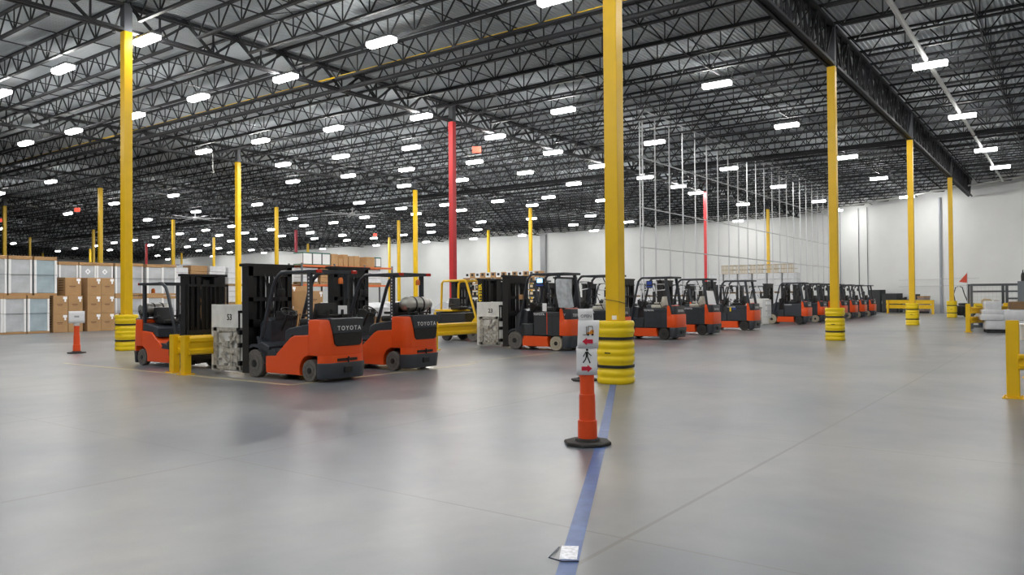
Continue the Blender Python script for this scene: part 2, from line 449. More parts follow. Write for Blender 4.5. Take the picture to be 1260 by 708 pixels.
# soften the round guard towards the rounded square plan of the real one
for v in gm.vertices:
    r = math.hypot(v.co.x, v.co.y)
    if r > 0.2:
        t = math.atan2(v.co.y, v.co.x); k = (abs(math.cos(t)) ** 3.2 + abs(math.sin(t)) ** 3.2) ** (-1 / 3.2)
        k = 1 + (k - 1) * 0.75; v.co.x *= k * 0.965; v.co.y *= k * 0.965
def strap_mesh():
    m = MB(); pts = []
    for q in range(40):
        t = 2 * PI * q / 40; k = (abs(math.cos(t)) ** 3.2 + abs(math.sin(t)) ** 3.2) ** (-1 / 3.2); k = 1 + (k - 1) * 0.75
        r = 0.304 * k * 0.965; pts.append((r * math.cos(t), r * math.sin(t)))
    m.prism(pts, -0.024, 0.024, 'Z'); return m.mesh('strap', M['blackplastic'])
sm = strap_mesh()
for j in range(0, 9):
    for i in range(0, 5):
        if j == 0 and i > 3: continue
        x, y = X0 + i * A, Y0 + j * B
        red = (i, j) in ((1, 1), (3, 1), (3, 6)); dred = (i, j) == (3, 4)
        d = coldesc.get((i, j))
        t = thing('steel_column', d or 'far yellow steel column over the rear storage area', 'column', (x, y, 0), 0, 'steel columns', 'thing')
        zt = ZG(j)
        MB().box(-0.125, 0.125, -0.125, 0.125, 0.02, zt, 0.012).build('painted_shaft', M['red'] if red else M['darkred'] if dred else M['yellow'], t)
        MB().box(-0.124, 0.124, -0.124, 0.124, zt, GZT + 0.0, 0.012).build('upper_shaft', M['colgrey'], t)
        MB().box(-0.135, 0.135, -0.135, 0.135, 0.0, 0.02).build('base_plate', M['yellow'], t)
        if (i, j) == (0, 0):
            MB().box(-0.1255 - 0.001, -0.125, -0.09, 0.0, 1.09, 1.16).build('sticker', M['paper'], t)
            c = MB(); c.tube([(-0.133, 0.133, 1.44), (-0.133, -0.133, 1.40), (0.133, -0.133, 1.36), (0.133, 0.133, 1.40)], 0.005, 6, closed=True)
            c.build('cable_tie', M['blackplastic'], t)
        g = thing('column_guard', 'yellow ribbed plastic guard with black straps at the foot of the ' + (
            {(0, 0): 'centre foreground column', (1, 0): 'column right of centre', (2, 0): 'second right hand column', (3, 0): 'rearmost right hand column',
             (0, 1): 'tall left column'}.get((i, j), 'distant column')), 'column guard', (x, y, 0), 0, 'column guards')
        gg = put('guard_shell', gm, g)
        for z in (0.297, 0.773):
            put('strap', sm, g, (0, 0, z))
        if j == 0:
            MB().box(-0.306, -0.299, -0.06, 0.05, 0.52, 0.54).build('maker_mark', M['blackink'], g)

# grey pilaster and small fittings on the far wall
tag(MB().box(WALLX - 0.35, WALLX - 0.001, 54.9, 55.7, 0, 9.7).build('wall_pilaster', mat('pilaster_grey', (0.30, 0.31, 0.32), 0.6)), 'dark grey pilaster on the far white wall', 'pilaster', kind='thing')

# ------------------------------------------------------------------ high bay lights
LIGHTS = [(12.2, 22.7), (16.7, 17.2), (12.0, 27.8), (17.3, 22.7), (16.9, 27.6), (12.0, 32.9), (29.9, 3.9), (27.7, 10.7), (27.5, 17.4), (39.4, 3.9), (36.4, 10.7), (36.1, 17.3), (24.6, 22.9), (23.8, 27.7), (23.4, 32.7), (23.2, 37.4), (16.5, 42.3), (16.7, 37.6), (16.9, 32.4), (49.4, 3.8), (56.7, 3.6), (46.9, 10.4), (56.8, 10.6), (69.0, 10.8), (46.4, 17.2), (56.3, 17.2), (65.3, 23.0), (35.1, 22.9), (39.7, 28.0), (40.5, 23.2), (34.7, 28.1), (29.3, 28.0), (28.7, 32.8), (28.3, 37.4), (22.8, 54.6), (29.9, 22.9), (17.1, 11.0), (31.5, 54.8), (38.5, 63.3), (39.4, 73.2), (49.3, 79.1), (50.0, 85.6), (55.7, 92.3), (50.6, 92.1), (57.5, 106.1), (62.8, 105.5), (63.7, 112.6), (69.1, 112.8), (48.6, 73.0), (54.3, 79.0), (38.8, 54.7), (60.5, 91.2), (67.9, 105.4), (74.9, 113.1), (73.5, 105.2), (51.5, 99.0), (62.8, 100.4), (71.8, 130.1), (60.5, 86.1), (54.3, 84.2), (33.5, 37.6), (32.8, 42.3), (43.4, 47.4), (51.4, 55.4), (53.0, 61.8), (47.8, 61.7), (53.0, 66.5), (59.3, 73.3), (65.2, 79.7), (53.7, 73.1), (59.8, 79.3), (64.2, 73.2), (69.9, 78.8), (58.3, 61.9), (34.1, 33.0), (38.9, 37.9), (48.5, 47.6), (52.5, 49.6), (61.2, 55.7), (68.0, 61.8), (68.8, 67.2), (69.8, 73.5), (39.4, 33.1), (49.0, 42.9), (52.9, 44.4), (62.4, 49.7), (69.1, 55.6), (45.7, 28.1), (50.5, 33.4), (49.9, 38.0), (54.0, 37.4), (63.1, 43.8), (64.7, 37.9), (71.4, 44.0), (55.0, 31.1), (32.1, 73.4), (31.1, 63.0), (43.8, 116.2), (23.0, 63.4), (34.1, 93.5), (55.0, 129.2), (53.7, 120.5), (51.9, 105.1), (58.9, 120.6), (53.2, 113.2), (51.6, 22.9), (55.7, 23.3), (46.3, 22.9), (67.3, 17.2), (72.6, 37.9)]
# the same rows carry on over the part of the hall behind and beside the camera
EXTRA = [(9.5, 3.9), (0.5, 3.9), (19.5, 3.9), (8.0, 10.9), (-1.0, 10.9), (7.5, 17.3), (-1.5, 17.3), (5.5, 22.7), (-2.0, 22.7), (5.0, 29.5), (-4.0, 29.5),
         (0.5, -3.5), (9.5, -3.5), (19.5, -3.5), (29.5, -3.5), (39.0, -3.5), (-8.0, 3.9), (-9.0, 10.9), (-9.0, 17.3), (0.5, -11), (11.0, -11), (22.0, -11), (-8, -6), (5.0, 38.0),
         # beside the far wall, where bright patches show on the white paint
         (79.6, 30.0), (79.8, 48.0), (79.8, 60.0), (79.8, 68.0), (79.8, 76.0), (79.8, 85.0), (79.8, 95.0)]
EXTRA = EXTRA[:24] + [(79.3, 46.0), (79.3, 56.5), (79.3, 64.5), (79.3, 73.0), (79.3, 83.0), (79.3, 95.0), (79.3, 110.0), (79.3, 125.0), (79.3, 140.0), (79.3, 28.5), (75.6, 17.8)]  # the most distant pair is added to brighten the grey wall there
# camera (needed here only to describe what is seen; also used below)
CF, CYAW, CPIT, CROL, CH = 942.238, 0.632995, 0.0138963, -0.0078463, 1.4715
fw = Vector((math.cos(CYAW) * math.cos(CPIT), math.sin(CYAW) * math.cos(CPIT), math.sin(CPIT)))
rt = Vector((math.sin(CYAW), -math.cos(CYAW), 0)); up = rt.cross(fw)
cr = rt * math.cos(CROL) + up * math.sin(CROL); cu_ = -rt * math.sin(CROL) + up * math.cos(CROL)
def to_px(P):
    d = Vector(P) - Vector((0, 0, CH)); z = d.dot(fw)
    return (630 + CF * d.dot(cr) / z, 354 - CF * d.dot(cu_) / z) if z > 0 else (-999, -999)
hb = MB(); hb.box(-0.16, 0.16, -0.55, 0.55, 9.50, 9.58, 0.02); hb.box(-0.08, 0.08, -0.25, 0.25, 9.58, 9.64)
for yy in (-0.3, 0.3): hb.box(-0.006, 0.006, yy - 0.006, yy + 0.006, 9.62, JB + 0.02)
hb = hb.mesh('housing', M['fixture'])
ls = MB(); ls.prism([(-0.16, 9.50), (-0.155, 9.39), (-0.10, 9.35), (0.10, 9.35), (0.155, 9.39), (0.16, 9.50)], -0.52, 0.52, 'Y'); ls = ls.mesh('lens', M['lamp'])
refs = [('thick foreground column', (X0, Y0)), ('column carrying the heavy girder', (X0 + A, Y0)), ('red column', (X0 + A, Y0 + B)), ('tall left column', (X0, Y0 + B)),
        ('column behind plate 53', (X0 + A, Y0 + 2 * B)), ('rearmost right column', (X0 + 3 * A, Y0)), ('second red column', (X0 + 3 * A, Y0 + B))]
info = []
for n, (x, y) in enumerate(LIGHTS + EXTRA):
    t = thing('high_bay_light', '', 'ceiling light', (x, y, 0), 0, 'high bay lights')
    put('housing', hb, t); put('lens', ls, t)
    px = to_px((x, y, 9.42)); info.append((t, px, math.hypot(x, y)))
cnt = {}
for t, px, dist in sorted(info, key=lambda q: q[2]):
    inside = 0 <= px[0] <= 1260 and -6 <= px[1] <= 708
    if not inside: t['label'] = 'rectangular LED high bay light outside the view near the camera'; continue
    if dist > 62: 
        t['label'] = 'small distant LED high bay light in the haze of lights toward the far wall' if px[0] > 330 else 'small distant LED high bay light low over the left storage area'
        continue
    best = min(refs, key=lambda r_: abs(px[0] - to_px((*r_[1], 9.4))[0]))
    side = 'left' if px[0] < to_px((*best[1], 9.4))[0] else 'right'
    k = (best[0], side); cnt[k] = cnt.get(k, 0) + 1
    o_ = ['nearest', 'second nearest', 'third', 'fourth', 'fifth', 'sixth', 'seventh', 'eighth', 'ninth', 'tenth', 'eleventh', 'twelfth', 'thirteenth', 'fourteenth'][min(cnt[k] - 1, 13)]
    t['label'] = '%s high bay light out to the %s of the %s' % (o_, side, best[0])

# ------------------------------------------------------------------ pipes and conduit under the roof
def pipe(name, pts, r, m, label, cat, seg=10):
    return tag(MB().tube(pts, r, seg).build(name, m, smooth=True), label, cat, kind='thing')
pipe('sprinkler_main', [(19.95, -8, 9.62), (19.95, 159, 9.62)], 0.09, M['steel'], 'dark sprinkler main pipe running beside the yellow conduit under the joists', 'pipe')
pipe('sprinkler_main', [(45.3, -2, 9.62), (45.3, 159, 9.62)], 0.09, M['steel'], 'dark sprinkler main pipe crossing above the middle of the forklift row', 'pipe')
pipe('yellow_conduit', [(19.3, -8, 9.86), (19.3, 159, 9.86)], 0.035, M['yellow'], 'thin yellow gas pipe running across under the roof joists', 'pipe', 8)
pipe('white_pipe', [(3, 4.0, 9.62), (65, 4.0, 9.62)], 0.075, M['pipewhite'], 'light grey pipe running away under the roof at the right', 'pipe')
dx, dy = 13.3, 16.8; dl = math.hypot(dx, dy); dx /= dl; dy /= dl
def wallpt(y, off, z): return (diag_x(y) - off * dy, y + off * dx, z)
pipe('wall_pipe', [wallpt(20.5, 2.1, 9.64), wallpt(-12, 2.1, 9.64)], 0.06, M['pipewhite'], 'light grey pipe along the top of the angled white wall', 'pipe')
cord = thing('pull_cord', 'white cord hanging from the joists with a small hook, above the 53 plate', 'cord', (24.5, 38.6, 0))
MB().tube([(0, 0, 9.72), (0, 0, 8.75)], 0.015, 6).build('cord', M['pipewhite'], cord)
MB().tube([(0, 0, 8.75), (0.08, 0, 8.68), (0.05, 0, 8.58), (-0.06, 0, 8.6)], 0.02, 6).build('hook', M['pipewhite'], cord)
for n, (x, y, lab) in enumerate([(30.06, 24.2, 'small red hanging sign just right of the near red column top'), (29.4, 65.6, 'small red lit sign high above the wrapped appliances'),
                  (28.9, 79.1, 'small red lit sign at the far left edge under the roof'), (62.5, 65.6, 'tiny red lit sign far away near the far wall')]):
    t = thing('hanging_sign', lab, 'sign', (x, y, 0), R(-55))
    MB().box(-0.22, 0.22, -0.05, 0.05, 8.82, 9.14, 0.01).build('sign_box', M['signred'], t)
    MB().box(-0.008, 0.008, -0.008, 0.008, 9.14, 9.73).build('hanger', M['steel'], t)
for n, (x, y, lab) in enumerate([(39.7, 65.4, 'ceiling fan with long thin grey blades, left of the yellow column behind the plate'), (46.7, 51.9, 'large ceiling fan with long light grey blades left of centre')]):
    t = thing('ceiling_fan', lab, 'ceiling fan', (x, y, 0), R(20 + 35 * n), 'large ceiling fans')
    MB().lathe([(0.05, 9.72), (0.05, 9.25), (0.22, 9.22), (0.26, 9.05), (0.12, 8.98)], seg=20).build('motor', M['galv'], t, smooth=True)
    for k in range(6):
        a = 2 * PI * k / 6
        b_ = MB(); b_.prism([(0.25, -0.08), (2.2, -0.085), (2.9, -0.05), (2.95, 0.05), (0.25, 0.08)], 9.08, 9.11, 'Z')
        b_.build('blade', M['galv'], t, rz=a)

# ------------------------------------------------------------------ hanging strut frame behind the forklift row
sf = thing('strut_frame', 'tall frame of thin galvanised uprights and rails reaching from roof to floor behind the forklifts', 'frame', (0, 0, 0))
FX0, FX1 = 32.4, 66.5
fy = lambda x: 16.3
n = 21
for k in range(n + 1):
    x = FX0 + (FX1 - FX0) * k / n
    MB().box(x - 0.024, x + 0.024, fy(x) - 0.024, fy(x) + 0.024, 0.0, 10.30).build('upright', M['galv'], sf)
    if k in (0,):
        MB().box(x - 0.028 + 0.28, x + 0.028 + 0.28, fy(x) - 0.028, fy(x) + 0.028, 0.0, 10.30).build('upright', M['galv'], sf)
for z in (10.28, 8.02, 5.68, 3.8):
    MB().bar((FX0 - 0.1, fy(FX0) - 0.05, z), (FX1, fy(FX1) - 0.05, z), 0.03, 0.045).build('rail', M['galv'], sf)

# ------------------------------------------------------------------ forklifts
def tire_mesh(r, w, m):
    def f():
        h = r * 0.66
        return MB().lathe([(h, -w / 2), (r * 0.94, -w / 2), (r, -w / 2 + 0.02), (r, w / 2 - 0.02), (r * 0.94, w / 2), (h, w / 2)], axis='X', seg=36).mesh('wheel', m, True)
    return cached(('tire', r, w, m.name), f)
def hub_mesh(r, w):
    def f():
        h = r * 0.655; b = MB()
        b.lathe([(h, -w / 2 + 0.012), (h * 0.93, -w / 2 - 0.004), (h * 0.86, -w / 2 + 0.03), (h * 0.5, -w / 2 + 0.045), (h * 0.42, -w / 2 - 0.008), (h * 0.3, -w / 2 - 0.012), (0.004, -w / 2 - 0.012)], axis='X', seg=28)
        for k in range(6):
            a = 2 * PI * k / 6
            b.lathe([(0.012, 0), (0.012, 0.016)], (-w / 2 + 0.02, h * 0.68 * math.cos(a), h * 0.68 * math.sin(a)), axis='X', seg=6)
        return b.mesh('hub', M['black'], True)
    return cached(('hub', r, w), f)
def wheel(par, x, y, r, w, m, name):
    o = put(name, tire_mesh(r, w, m), par, (x, y, r))
    h = put('hub', hub_mesh(r, w), o)
    if x > 0: h.rotation_euler.z = PI
    return o

def key_part(key, name, m, par, fn, smooth=False, loc=None):
    me = cached(key, lambda: fn(MB()).mesh(name, m, smooth))
    return put(name, me, par, loc)

def mast(t, y, h, wide=False):
    """lift mast seen as nested channels, chains, cylinders"""
    def rails(b):
        for s in (-1, 1):
            b.box(s * 0.455 - 0.055, s * 0.455 + 0.055, y, y + 0.20, 0.07, h - 0.03)
            b.box(s * 0.34 - 0.05, s * 0.34 + 0.05, y + 0.05, y + 0.24, 0.09, h - 0.01)
            b.box(s * 0.225 - 0.05, s * 0.225 + 0.05, y + 0.10, y + 0.28, 0.11, h - 0.05)
        b.box(-0.10, 0.07, y + 0.16, y + 0.20, 0.2, h - 0.12)
        b.box(-0.56, 0.56, y - 0.01, y + 0.22, h - 0.035, h + 0.02); b.box(-0.5, 0.5, y, y + 0.05, 0.25, 0.45)
        b.box(-0.5, 0.5, y, y + 0.04, 0.95, 1.10); b.box(-0.5, 0.5, y, y + 0.04, h - 0.22, h - 0.03)
        b.box(-0.5, 0.5, y, y + 0.03, 1.45, 1.53)
        return b
    key_part(('rails', y, h), 'mast_rails', M['black'], t, rails)
    def cyl(b):
        for x in (-0.20, 0.20): b.tube([(x, y + 0.06, 0.15), (x, y + 0.06, h - 0.1)], 0.032, 8)
        b.tube([(0, y + 0.1, 0.2), (0, y + 0.1, h - 0.35)], 0.05, 10)
        return b
    key_part(('cyl', y, h), 'lift_cylinder', M['black'], t, cyl, True)
    def ch(b):
        for x in (-0.10, 0.085): b.box(x - 0.012, x + 0.012, y + 0.02, y + 0.03, 0.5, h - 0.12)
        return b
    key_part(('chain', y, h), 'lift_chain', M['galv'], t, ch)
    def hose(b):
        for x, a in ((-0.15, 0.05), (0.14, 0.07), (0.04, 0.04)):
            b.tube([(x, y + 0.01, h - 0.15), (x + a, y - 0.05, h * 0.75), (x - a * 0.6, y - 0.04, h * 0.5), (x + 0.03, y - 0.06, 0.55)], 0.014, 6)
        return b
    key_part(('hose', y, h), 'hydraulic_hose', M['blackplastic'], t, hose, True)
    def car(b):
        for z in (0.20, 0.55, 0.80): b.box(-0.52, 0.52, y + 0.28, y + 0.34, z, z + 0.09)
        for x in (-0.3, 0.3): b.box(x - 0.03, x + 0.03, y + 0.22, y + 0.30, 0.15, 0.95)
        # load backrest
        for x in [-0.5 + 0.1111 * k for k in range(10)]: b.box(x - 0.012, x + 0.012, y + 0.30, y + 0.33, 0.89, (h - 0.25) if wide else 1.25)
        b.box(-0.515, 0.515, y + 0.295, y + 0.335, (h - 0.27) if wide else 1.22, (h - 0.22) if wide else 1.27)
        return b
    key_part(('car', y, h, wide), 'carriage', M['black'], t, car)

def clamps(t, y, white, num=None, spread=0.50, ln=0.95, z1=1.39, grey_back=True):
    m = M['clamp'] if white else M['black']
    for s in (-1, 1):
        def arm(b, s=s):
            x = s * spread
            b.box(min(x, x + s * 0.035), max(x, x + s * 0.035), y, y + ln, 0.06, z1, 0.006, 1)
            return b
        a = key_part(('arm', s, y, white, spread, ln, z1), 'clamp_plate', m, t, arm)
        def back(b, s=s):
            x = s * (spread + 0.035); X = lambda d: (min(x, x + s * d), max(x, x + s * d))
            o = X(0.05)
            b.box(*o, y + 0.02, y + ln - 0.1, 0.10, 0.17); b.box(*o, y + 0.02, y + ln - 0.1, 0.86, 0.93)
            b.box(*o, y + ln - 0.26, y + ln - 0.15, 0.10, 0.93); b.box(*o, y + 0.06, y + 0.15, 0.10, 0.93)
            b.box(*X(0.04), y + 0.15, y + 0.62, 0.42, 0.52); b.box(*X(0.03), y + 0.33, y + 0.40, 0.17, 0.86)
            b.box(*X(0.07), y + 0.10, y + 0.30, 0.26, 0.38); b.box(*X(0.065), y + 0.42, y + 0.56, 0.55, 0.66)
            xx = x + s * 0.045
            b.bar((xx, y + 0.15, 0.80), (xx, y + 0.36, 0.60), 0.045); b.bar((xx, y + 0.36, 0.60), (xx, y + 0.22, 0.45), 0.045)
            b.bar((xx, y + 0.40, 0.25), (xx, y + 0.66, 0.42), 0.045); b.bar((xx, y + 0.55, 0.55), (xx, y + 0.70, 0.78), 0.04)
            for (yy, zz) in ((0.2, 0.2), (0.2, 0.7), (0.36, 0.3), (0.36, 0.74), (0.52, 0.2), (0.5, 0.45), (0.74, 0.3), (0.74, 0.6), (0.74, 0.85), (0.1, 0.5)):
                b.lathe([(0.026, 0), (0.026, s * 0.07)], (x, y + yy, zz), axis='X', seg=10)
            return b
        key_part(('armback', s, y, white, spread, ln), 'clamp_linkage', M['clampgrey'] if white else M['black'], a, back)
        if s == -1 and num:
            text(num, 0.17, M['blackink'], a, (-spread - 0.037, y + ln * 0.42, z1 - 0.26), '-X', bold=0.003)
    def beams(b):
        for z in (0.42, 0.70, 0.98, 1.22):
            b.box(-spread - 0.02, spread + 0.02, y - 0.10, y - 0.02, z, z + 0.06)
        for s in (-1, 1):
            b.box(s * spread - 0.03, s * spread + 0.03, y - 0.12, y + 0.06, 0.38, 1.30)
        return b
    key_part(('beams', y, white, spread), 'clamp_slide', M['galv'] if white else M['black'], t, beams)

def steering(t, y, z):
    def w(b):
        pts = [(0.15 * math.cos(2 * PI * k / 20), y + 0.15 * math.sin(2 * PI * k / 20) * 0.85, z + 0.08 * math.sin(2 * PI * k / 20)) for k in range(20)]
        b.tube(pts, 0.013, 8, closed=True); b.tube([(0, y, z), (0, y + 0.22, z - 0.35)], 0.028, 8)
        for k in (0, 7, 13): b.tube([(0, y, z), pts[k]], 0.009, 6)
        return b
    key_part(('steer', y, z), 'steering_wheel', M['blackplastic'], t, w, True, (-0.12, 0, 0))
def seat(t, y, z, cover=False):
    def f(b):
        b.box(-0.24, 0.24, y - 0.02, y + 0.44, z, z + 0.12, 0.04, 3); b.prism([(y - 0.02, z + 0.06), (y + 0.10, z + 0.08), (y + 0.02, z + 0.40), (y - 0.08, z + 0.41), (y - 0.12, z + 0.10)], -0.23, 0.23, 'X', 0.03, 2)
        for s in (-1, 1): b.box(s * 0.27 - 0.03, s * 0.27 + 0.03, y + 0.02, y + 0.28, z + 0.16, z + 0.21, 0.01, 1)
        return b
    o = key_part(('seat', y, z, cover), 'seat', M['seatcover'] if cover else M['blackplastic'], t, f, True)
    return o
def levers(t, y, z):
    def f(b):
        for k in range(4): b.tube([(0.14 + 0.06 * k, y, z - 0.2), (0.14 + 0.06 * k, y - 0.05, z + 0.02)], 0.007, 6); b.lathe([(0.004, -0.02), (0.018, 0), (0.004, 0.02)], (0.14 + 0.06 * k, y - 0.05, z + 0.03), seg=8)
        return b
    key_part(('lev', y, z), 'control_lever', M['blackplastic'], t, f, True)
def guard(t, pts_front, ztop, yr, yfr, zr, lean, roof_drop=0.0, w=0.46, m=None, round_=False):
    """overhead guard: pts_front = front leg path up to the roof; the rear legs at yr"""
    m = m or M['charcoal']
    for s in (-1, 1):
        def leg(b, s=s):
            P = [(s * w, y, z) for y, z in pts_front]
            b.tube(P, 0.038, 8); return b
        key_part(('fl', tuple(pts_front), s, w, m.name), 'guard_front_leg', m, t, leg, True)
        def rl(b, s=s):
            b.box(s * w - 0.035, s * w + 0.035, yr - 0.045, yr + 0.045, ztop - 0.05, ztop) if lean == 0 else None
            b.bar((s * w, yr, ztop - 0.03), (s * w, yr - lean, zr), 0.06, 0.09, (0, 1, 0)); return b
        key_part(('rl', yr, lean, zr, s, w, ztop, m.name), 'guard_rear_leg', m, t, rl)
    def roof(b):
        y1 = pts_front[-1][0]; y0 = yfr
        for s in (-1, 1): b.box(s * w - 0.035, s * w + 0.035, y0, y1 + 0.02, ztop - 0.06, ztop, 0.01, 1)
        b.box(-w, w, y0 - 0.02, y0 + 0.06, ztop - 0.06, ztop); b.box(-w, w, y1 - 0.05, y1 + 0.03, ztop - 0.06, ztop)
        nb = 7
        for k in range(1, nb): x = -w + 2 * w * k / nb; b.box(x - 0.02, x + 0.02, y0, y1, ztop - 0.045, ztop - 0.01)
        return b
    key_part(('roof', tuple(pts_front), ztop, yfr, w, m.name), 'guard_roof', m, t, roof)

def tank(t, y, z):
    def f(b):
        r = 0.155; L = 0.36
        prof = [(0.02, -L - 0.02), (0.08, -L), (r * 0.85, -L + 0.05), (r, -L + 0.11)]
        for xx in (-0.16, -0.12, 0.12, 0.16): prof.append((r + (0.012 if abs(xx) < 0.13 or True else 0), xx) if False else (r, xx))
        prof += [(r, L - 0.11), (r * 0.85, L - 0.05), (0.08, L), (0.02, L + 0.02)]
        b.lathe(prof, (0, y, z), axis='X', seg=28); b.lathe([(0.10, L - 0.02), (0.115, L + 0.07), (0.10, L + 0.07)], (0, y, z), axis='X', seg=20)
        return b
    c = key_part(('tank', y, z), 'gas_cylinder', M['silver'], t, f, True)
    for x in (-0.08, 0.14):
        key_part(('strap', y, z, x), 'cylinder_strap', M['blackplastic'], c, lambda b: b.lathe([(0.158, x - 0.018), (0.163, x - 0.018), (0.163, x + 0.018), (0.158, x + 0.018)], (0, y, z), axis='X', seg=28), True)
    key_part(('gash', y, z), 'gas_hose', M['blackplastic'], c, lambda b: b.tube([(0.40, y, z), (0.46, y, z - 0.05), (0.45, y + 0.08, z - 0.22)], 0.02, 8), True)
def tank_bracket(t, y, z):
    def f(b):
        b.box(-0.34, 0.36, y - 0.14, y + 0.14, z, z + 0.03)
        for x in (-0.32, 0.02, 0.32): b.box(x - 0.02, x + 0.02, y - 0.16, y - 0.13, z - 0.02, z + 0.12); b.box(x - 0.02, x + 0.02, y + 0.13, y + 0.16, z - 0.02, z + 0.12)
        b.box(-0.05, 0.05, y - 0.06, y + 0.06, z - 0.1, z)
        return b
    key_part(('tb', y, z), 'cylinder_bracket', M['black'], t, f)

def gas_forklift(label, x, y, rz, with_tank, mast_h, clamp=None, num=None, wide=False, front='rubber_worn'):
    t = thing('forklift', label, 'forklift', (x, y, 0), rz, 'gas forklifts with orange bodies')
    # orange frame
    HW = 0.495
    Q = lambda P: [(p[0] * 1.16 if p[0] > 0.3 else p[0], p[1]) for p in P]
    pts = Q([(1.07, 0.11), (1.09, 0.42), (0.84, 0.44), (0.45, 0.78), (0.36, 0.82)]) + [(0.02, 0.84), (0.02, 0.475)] + arc(0, 0.20, 0.27, 84, -20)[1:]
    key_part('ic_frame', 'frame', M['orange'], t, lambda b: b.prism(pts, -HW, HW, 'X', 0.015, 2))
    def cwf(b):
        b.prism(rplan(HW, 0.015, -0.44, 0.19), 0.47, 1.115, 'Z', 0.02, 2); b.prism(rplan(HW, -0.235, -0.44, 0.19), 0.34, 0.475, 'Z')
        for v in b.bm.verts:
            if v.co.z > 1.0: v.co.y = v.co.y * 0.93 if v.co.y < 0 else v.co.y; v.co.x *= 0.975
        return b
    c = key_part('ic_cw', 'counterweight', M['orange'], t, cwf, True)
    def bump(b):
        b.prism(rplan(HW + 0.005, -0.225, -0.475, 0.19), 0.06, 0.345, 'Z', 0.015, 2)
        for v in b.bm.verts:
            if v.co.z < 0.12 and v.co.y < -0.3: v.co.y += 0.04
        return b
    bu = key_part('ic_bump', 'rear_bumper', M['charcoal'], t, bump, True)
    key_part('ic_hitchpocket', 'tow_pocket', M['black'], bu, lambda b: b.box(-0.08, 0.10, -0.49, -0.45, 0.16, 0.27, 0.006, 1))
    key_part('ic_hitch', 'tow_pin', M['black'], c, lambda b: (b.box(-0.22, 0.24, -0.455, -0.42, 0.37, 0.42), b.tube([(0.02, -0.47, 0.34), (0.02, -0.47, 0.45)], 0.014, 8), b)[2])
    # charcoal hood panel on the rear face and the grille below it
    def panel(b):
        b.prism([(-0.37, 1.135), (0.40, 1.135), (0.38, 0.87), (-0.31, 0.87)], -0.450, -0.38, 'Y', 0.01, 1)
        b.box(-0.38, 0.41, -0.42, -0.06, 1.10, 1.14, 0.012, 1); return b
    p = key_part('ic_panel', 'rear_panel', M['charcoal'], c, panel)
    key_part('ic_grille', 'grille', M['black'], c, lambda b: b.prism([(-0.31, 0.87), (0.38, 0.87), (0.35, 0.67), (0.30, 0.64), (-0.23, 0.64), (-0.28, 0.68)], -0.453, -0.38, 'Y', 0.006, 1))
    text('TOYOTA', 0.108, M['lettering'], p, (0.055, -0.4535, 0.955), '-Y', bold=0.002, spacing=1.38)
    # charcoal body: hood, floor, cowl, fenders
    def body(b):
        b.prism(Q([(0.02, 0.80), (0.02, 1.02), (0.10, 1.03), (0.52, 0.95), (0.60, 0.90), (0.62, 0.70), (0.52, 0.72), (0.42, 0.82)]), -0.47, 0.47, 'X', 0.02, 2)
        b.prism(Q([(0.60, 0.50), (0.60, 0.56), (1.10, 0.56), (1.30, 0.78), (1.36, 0.78), (1.30, 0.50)]), -0.46, 0.46, 'X')
        b.prism(Q([(0.78, 0.44), (0.86, 0.56), (1.12, 0.50), (1.12, 0.30), (1.07, 0.30), (1.06, 0.43)]), -HW, HW, 'X')
        fen = arc(1.60, 0.27, 0.31, 178, 5, 12); fen2 = arc(1.60, 0.27, 0.37, 5, 178, 12)
        b.prism(fen + fen2, -HW, -0.33, 'X'); b.prism(fen + fen2, 0.33, HW, 'X')
        b.prism(Q([(1.02, 0.46), (0.98, 0.60), (1.20, 0.68), (1.30, 0.62), (1.22, 0.54), (1.10, 0.40)]), -HW, HW, 'X', 0.01, 1)
        b.prism(Q([(1.18, 0.5), (1.16, 1.08), (1.30, 1.14), (1.46, 1.02), (1.48, 0.30), (1.3, 0.30)]), -0.30, 0.30, 'X', 0.02, 2)
        return b
    key_part('ic_body', 'hood_and_fenders', M['charcoal'], t, body)
    key_part('ic_chassis', 'chassis', M['black'], t, lambda b: (b.box(-0.28, 0.28, -0.2, 1.82, 0.10, 0.5), b.box(-0.33, 0.33, 1.3, 1.78, 0.2, 0.36), b)[2])
    for s in (-1, 1):
        wheel(t, s * 0.415, 1.60, 0.265, 0.17, M[front], 'front_wheel'); wheel(t, s * 0.415, 0.0, 0.20, 0.14, M['rubber_worn'], 'rear_wheel')
    guard(t, [(1.52, 0.55), (1.38, 0.95), (1.10, 1.70), (1.00, 1.88), (0.84, 1.98), (0.70, 1.985)], 2.01, 0.04, -0.16, 0.86, 0.0, w=0.43)
    for s in (-1, 1):
        key_part(('ic_tail', s), 'tail_light', M['redlens'], t, lambda b, s=s: b.box(s * 0.41 - 0.06, s * 0.41 + 0.06, -0.21, -0.17, 1.95, 2.01, 0.008, 1))
    key_part('ic_beacon', 'beacon', M['amber'], t, lambda b: b.lathe([(0.045, 1.76), (0.045, 1.84), (0.03, 1.87), (0.01, 1.88)], (0.10, -0.17, 0), seg=14), True)
    def slots(b):
        for k in range(14): b.box(-0.467, -0.462, 0.02, 0.05, 1.05 + k * 0.062, 1.08 + k * 0.062)
        return b
    key_part('ic_slots', 'leg_vents', M['galv'], t, slots)
    seat(t, 0.16, 1.0); steering(t, 1.05, 1.24); levers(t, 1.32, 1.15)
    key_part('ic_grab', 'grab_handle', M['blackplastic'], t, lambda b: b.tube([(0.40, 0.05, 1.05), (0.40, 0.02, 1.35), (0.40, -0.02, 1.5)], 0.02, 6), True)
    key_part('ic_disp', 'display', M['blackplastic'], t, lambda b: b.box(-0.2, 0.3, 1.32, 1.36, 1.08, 1.26, 0.01, 1))
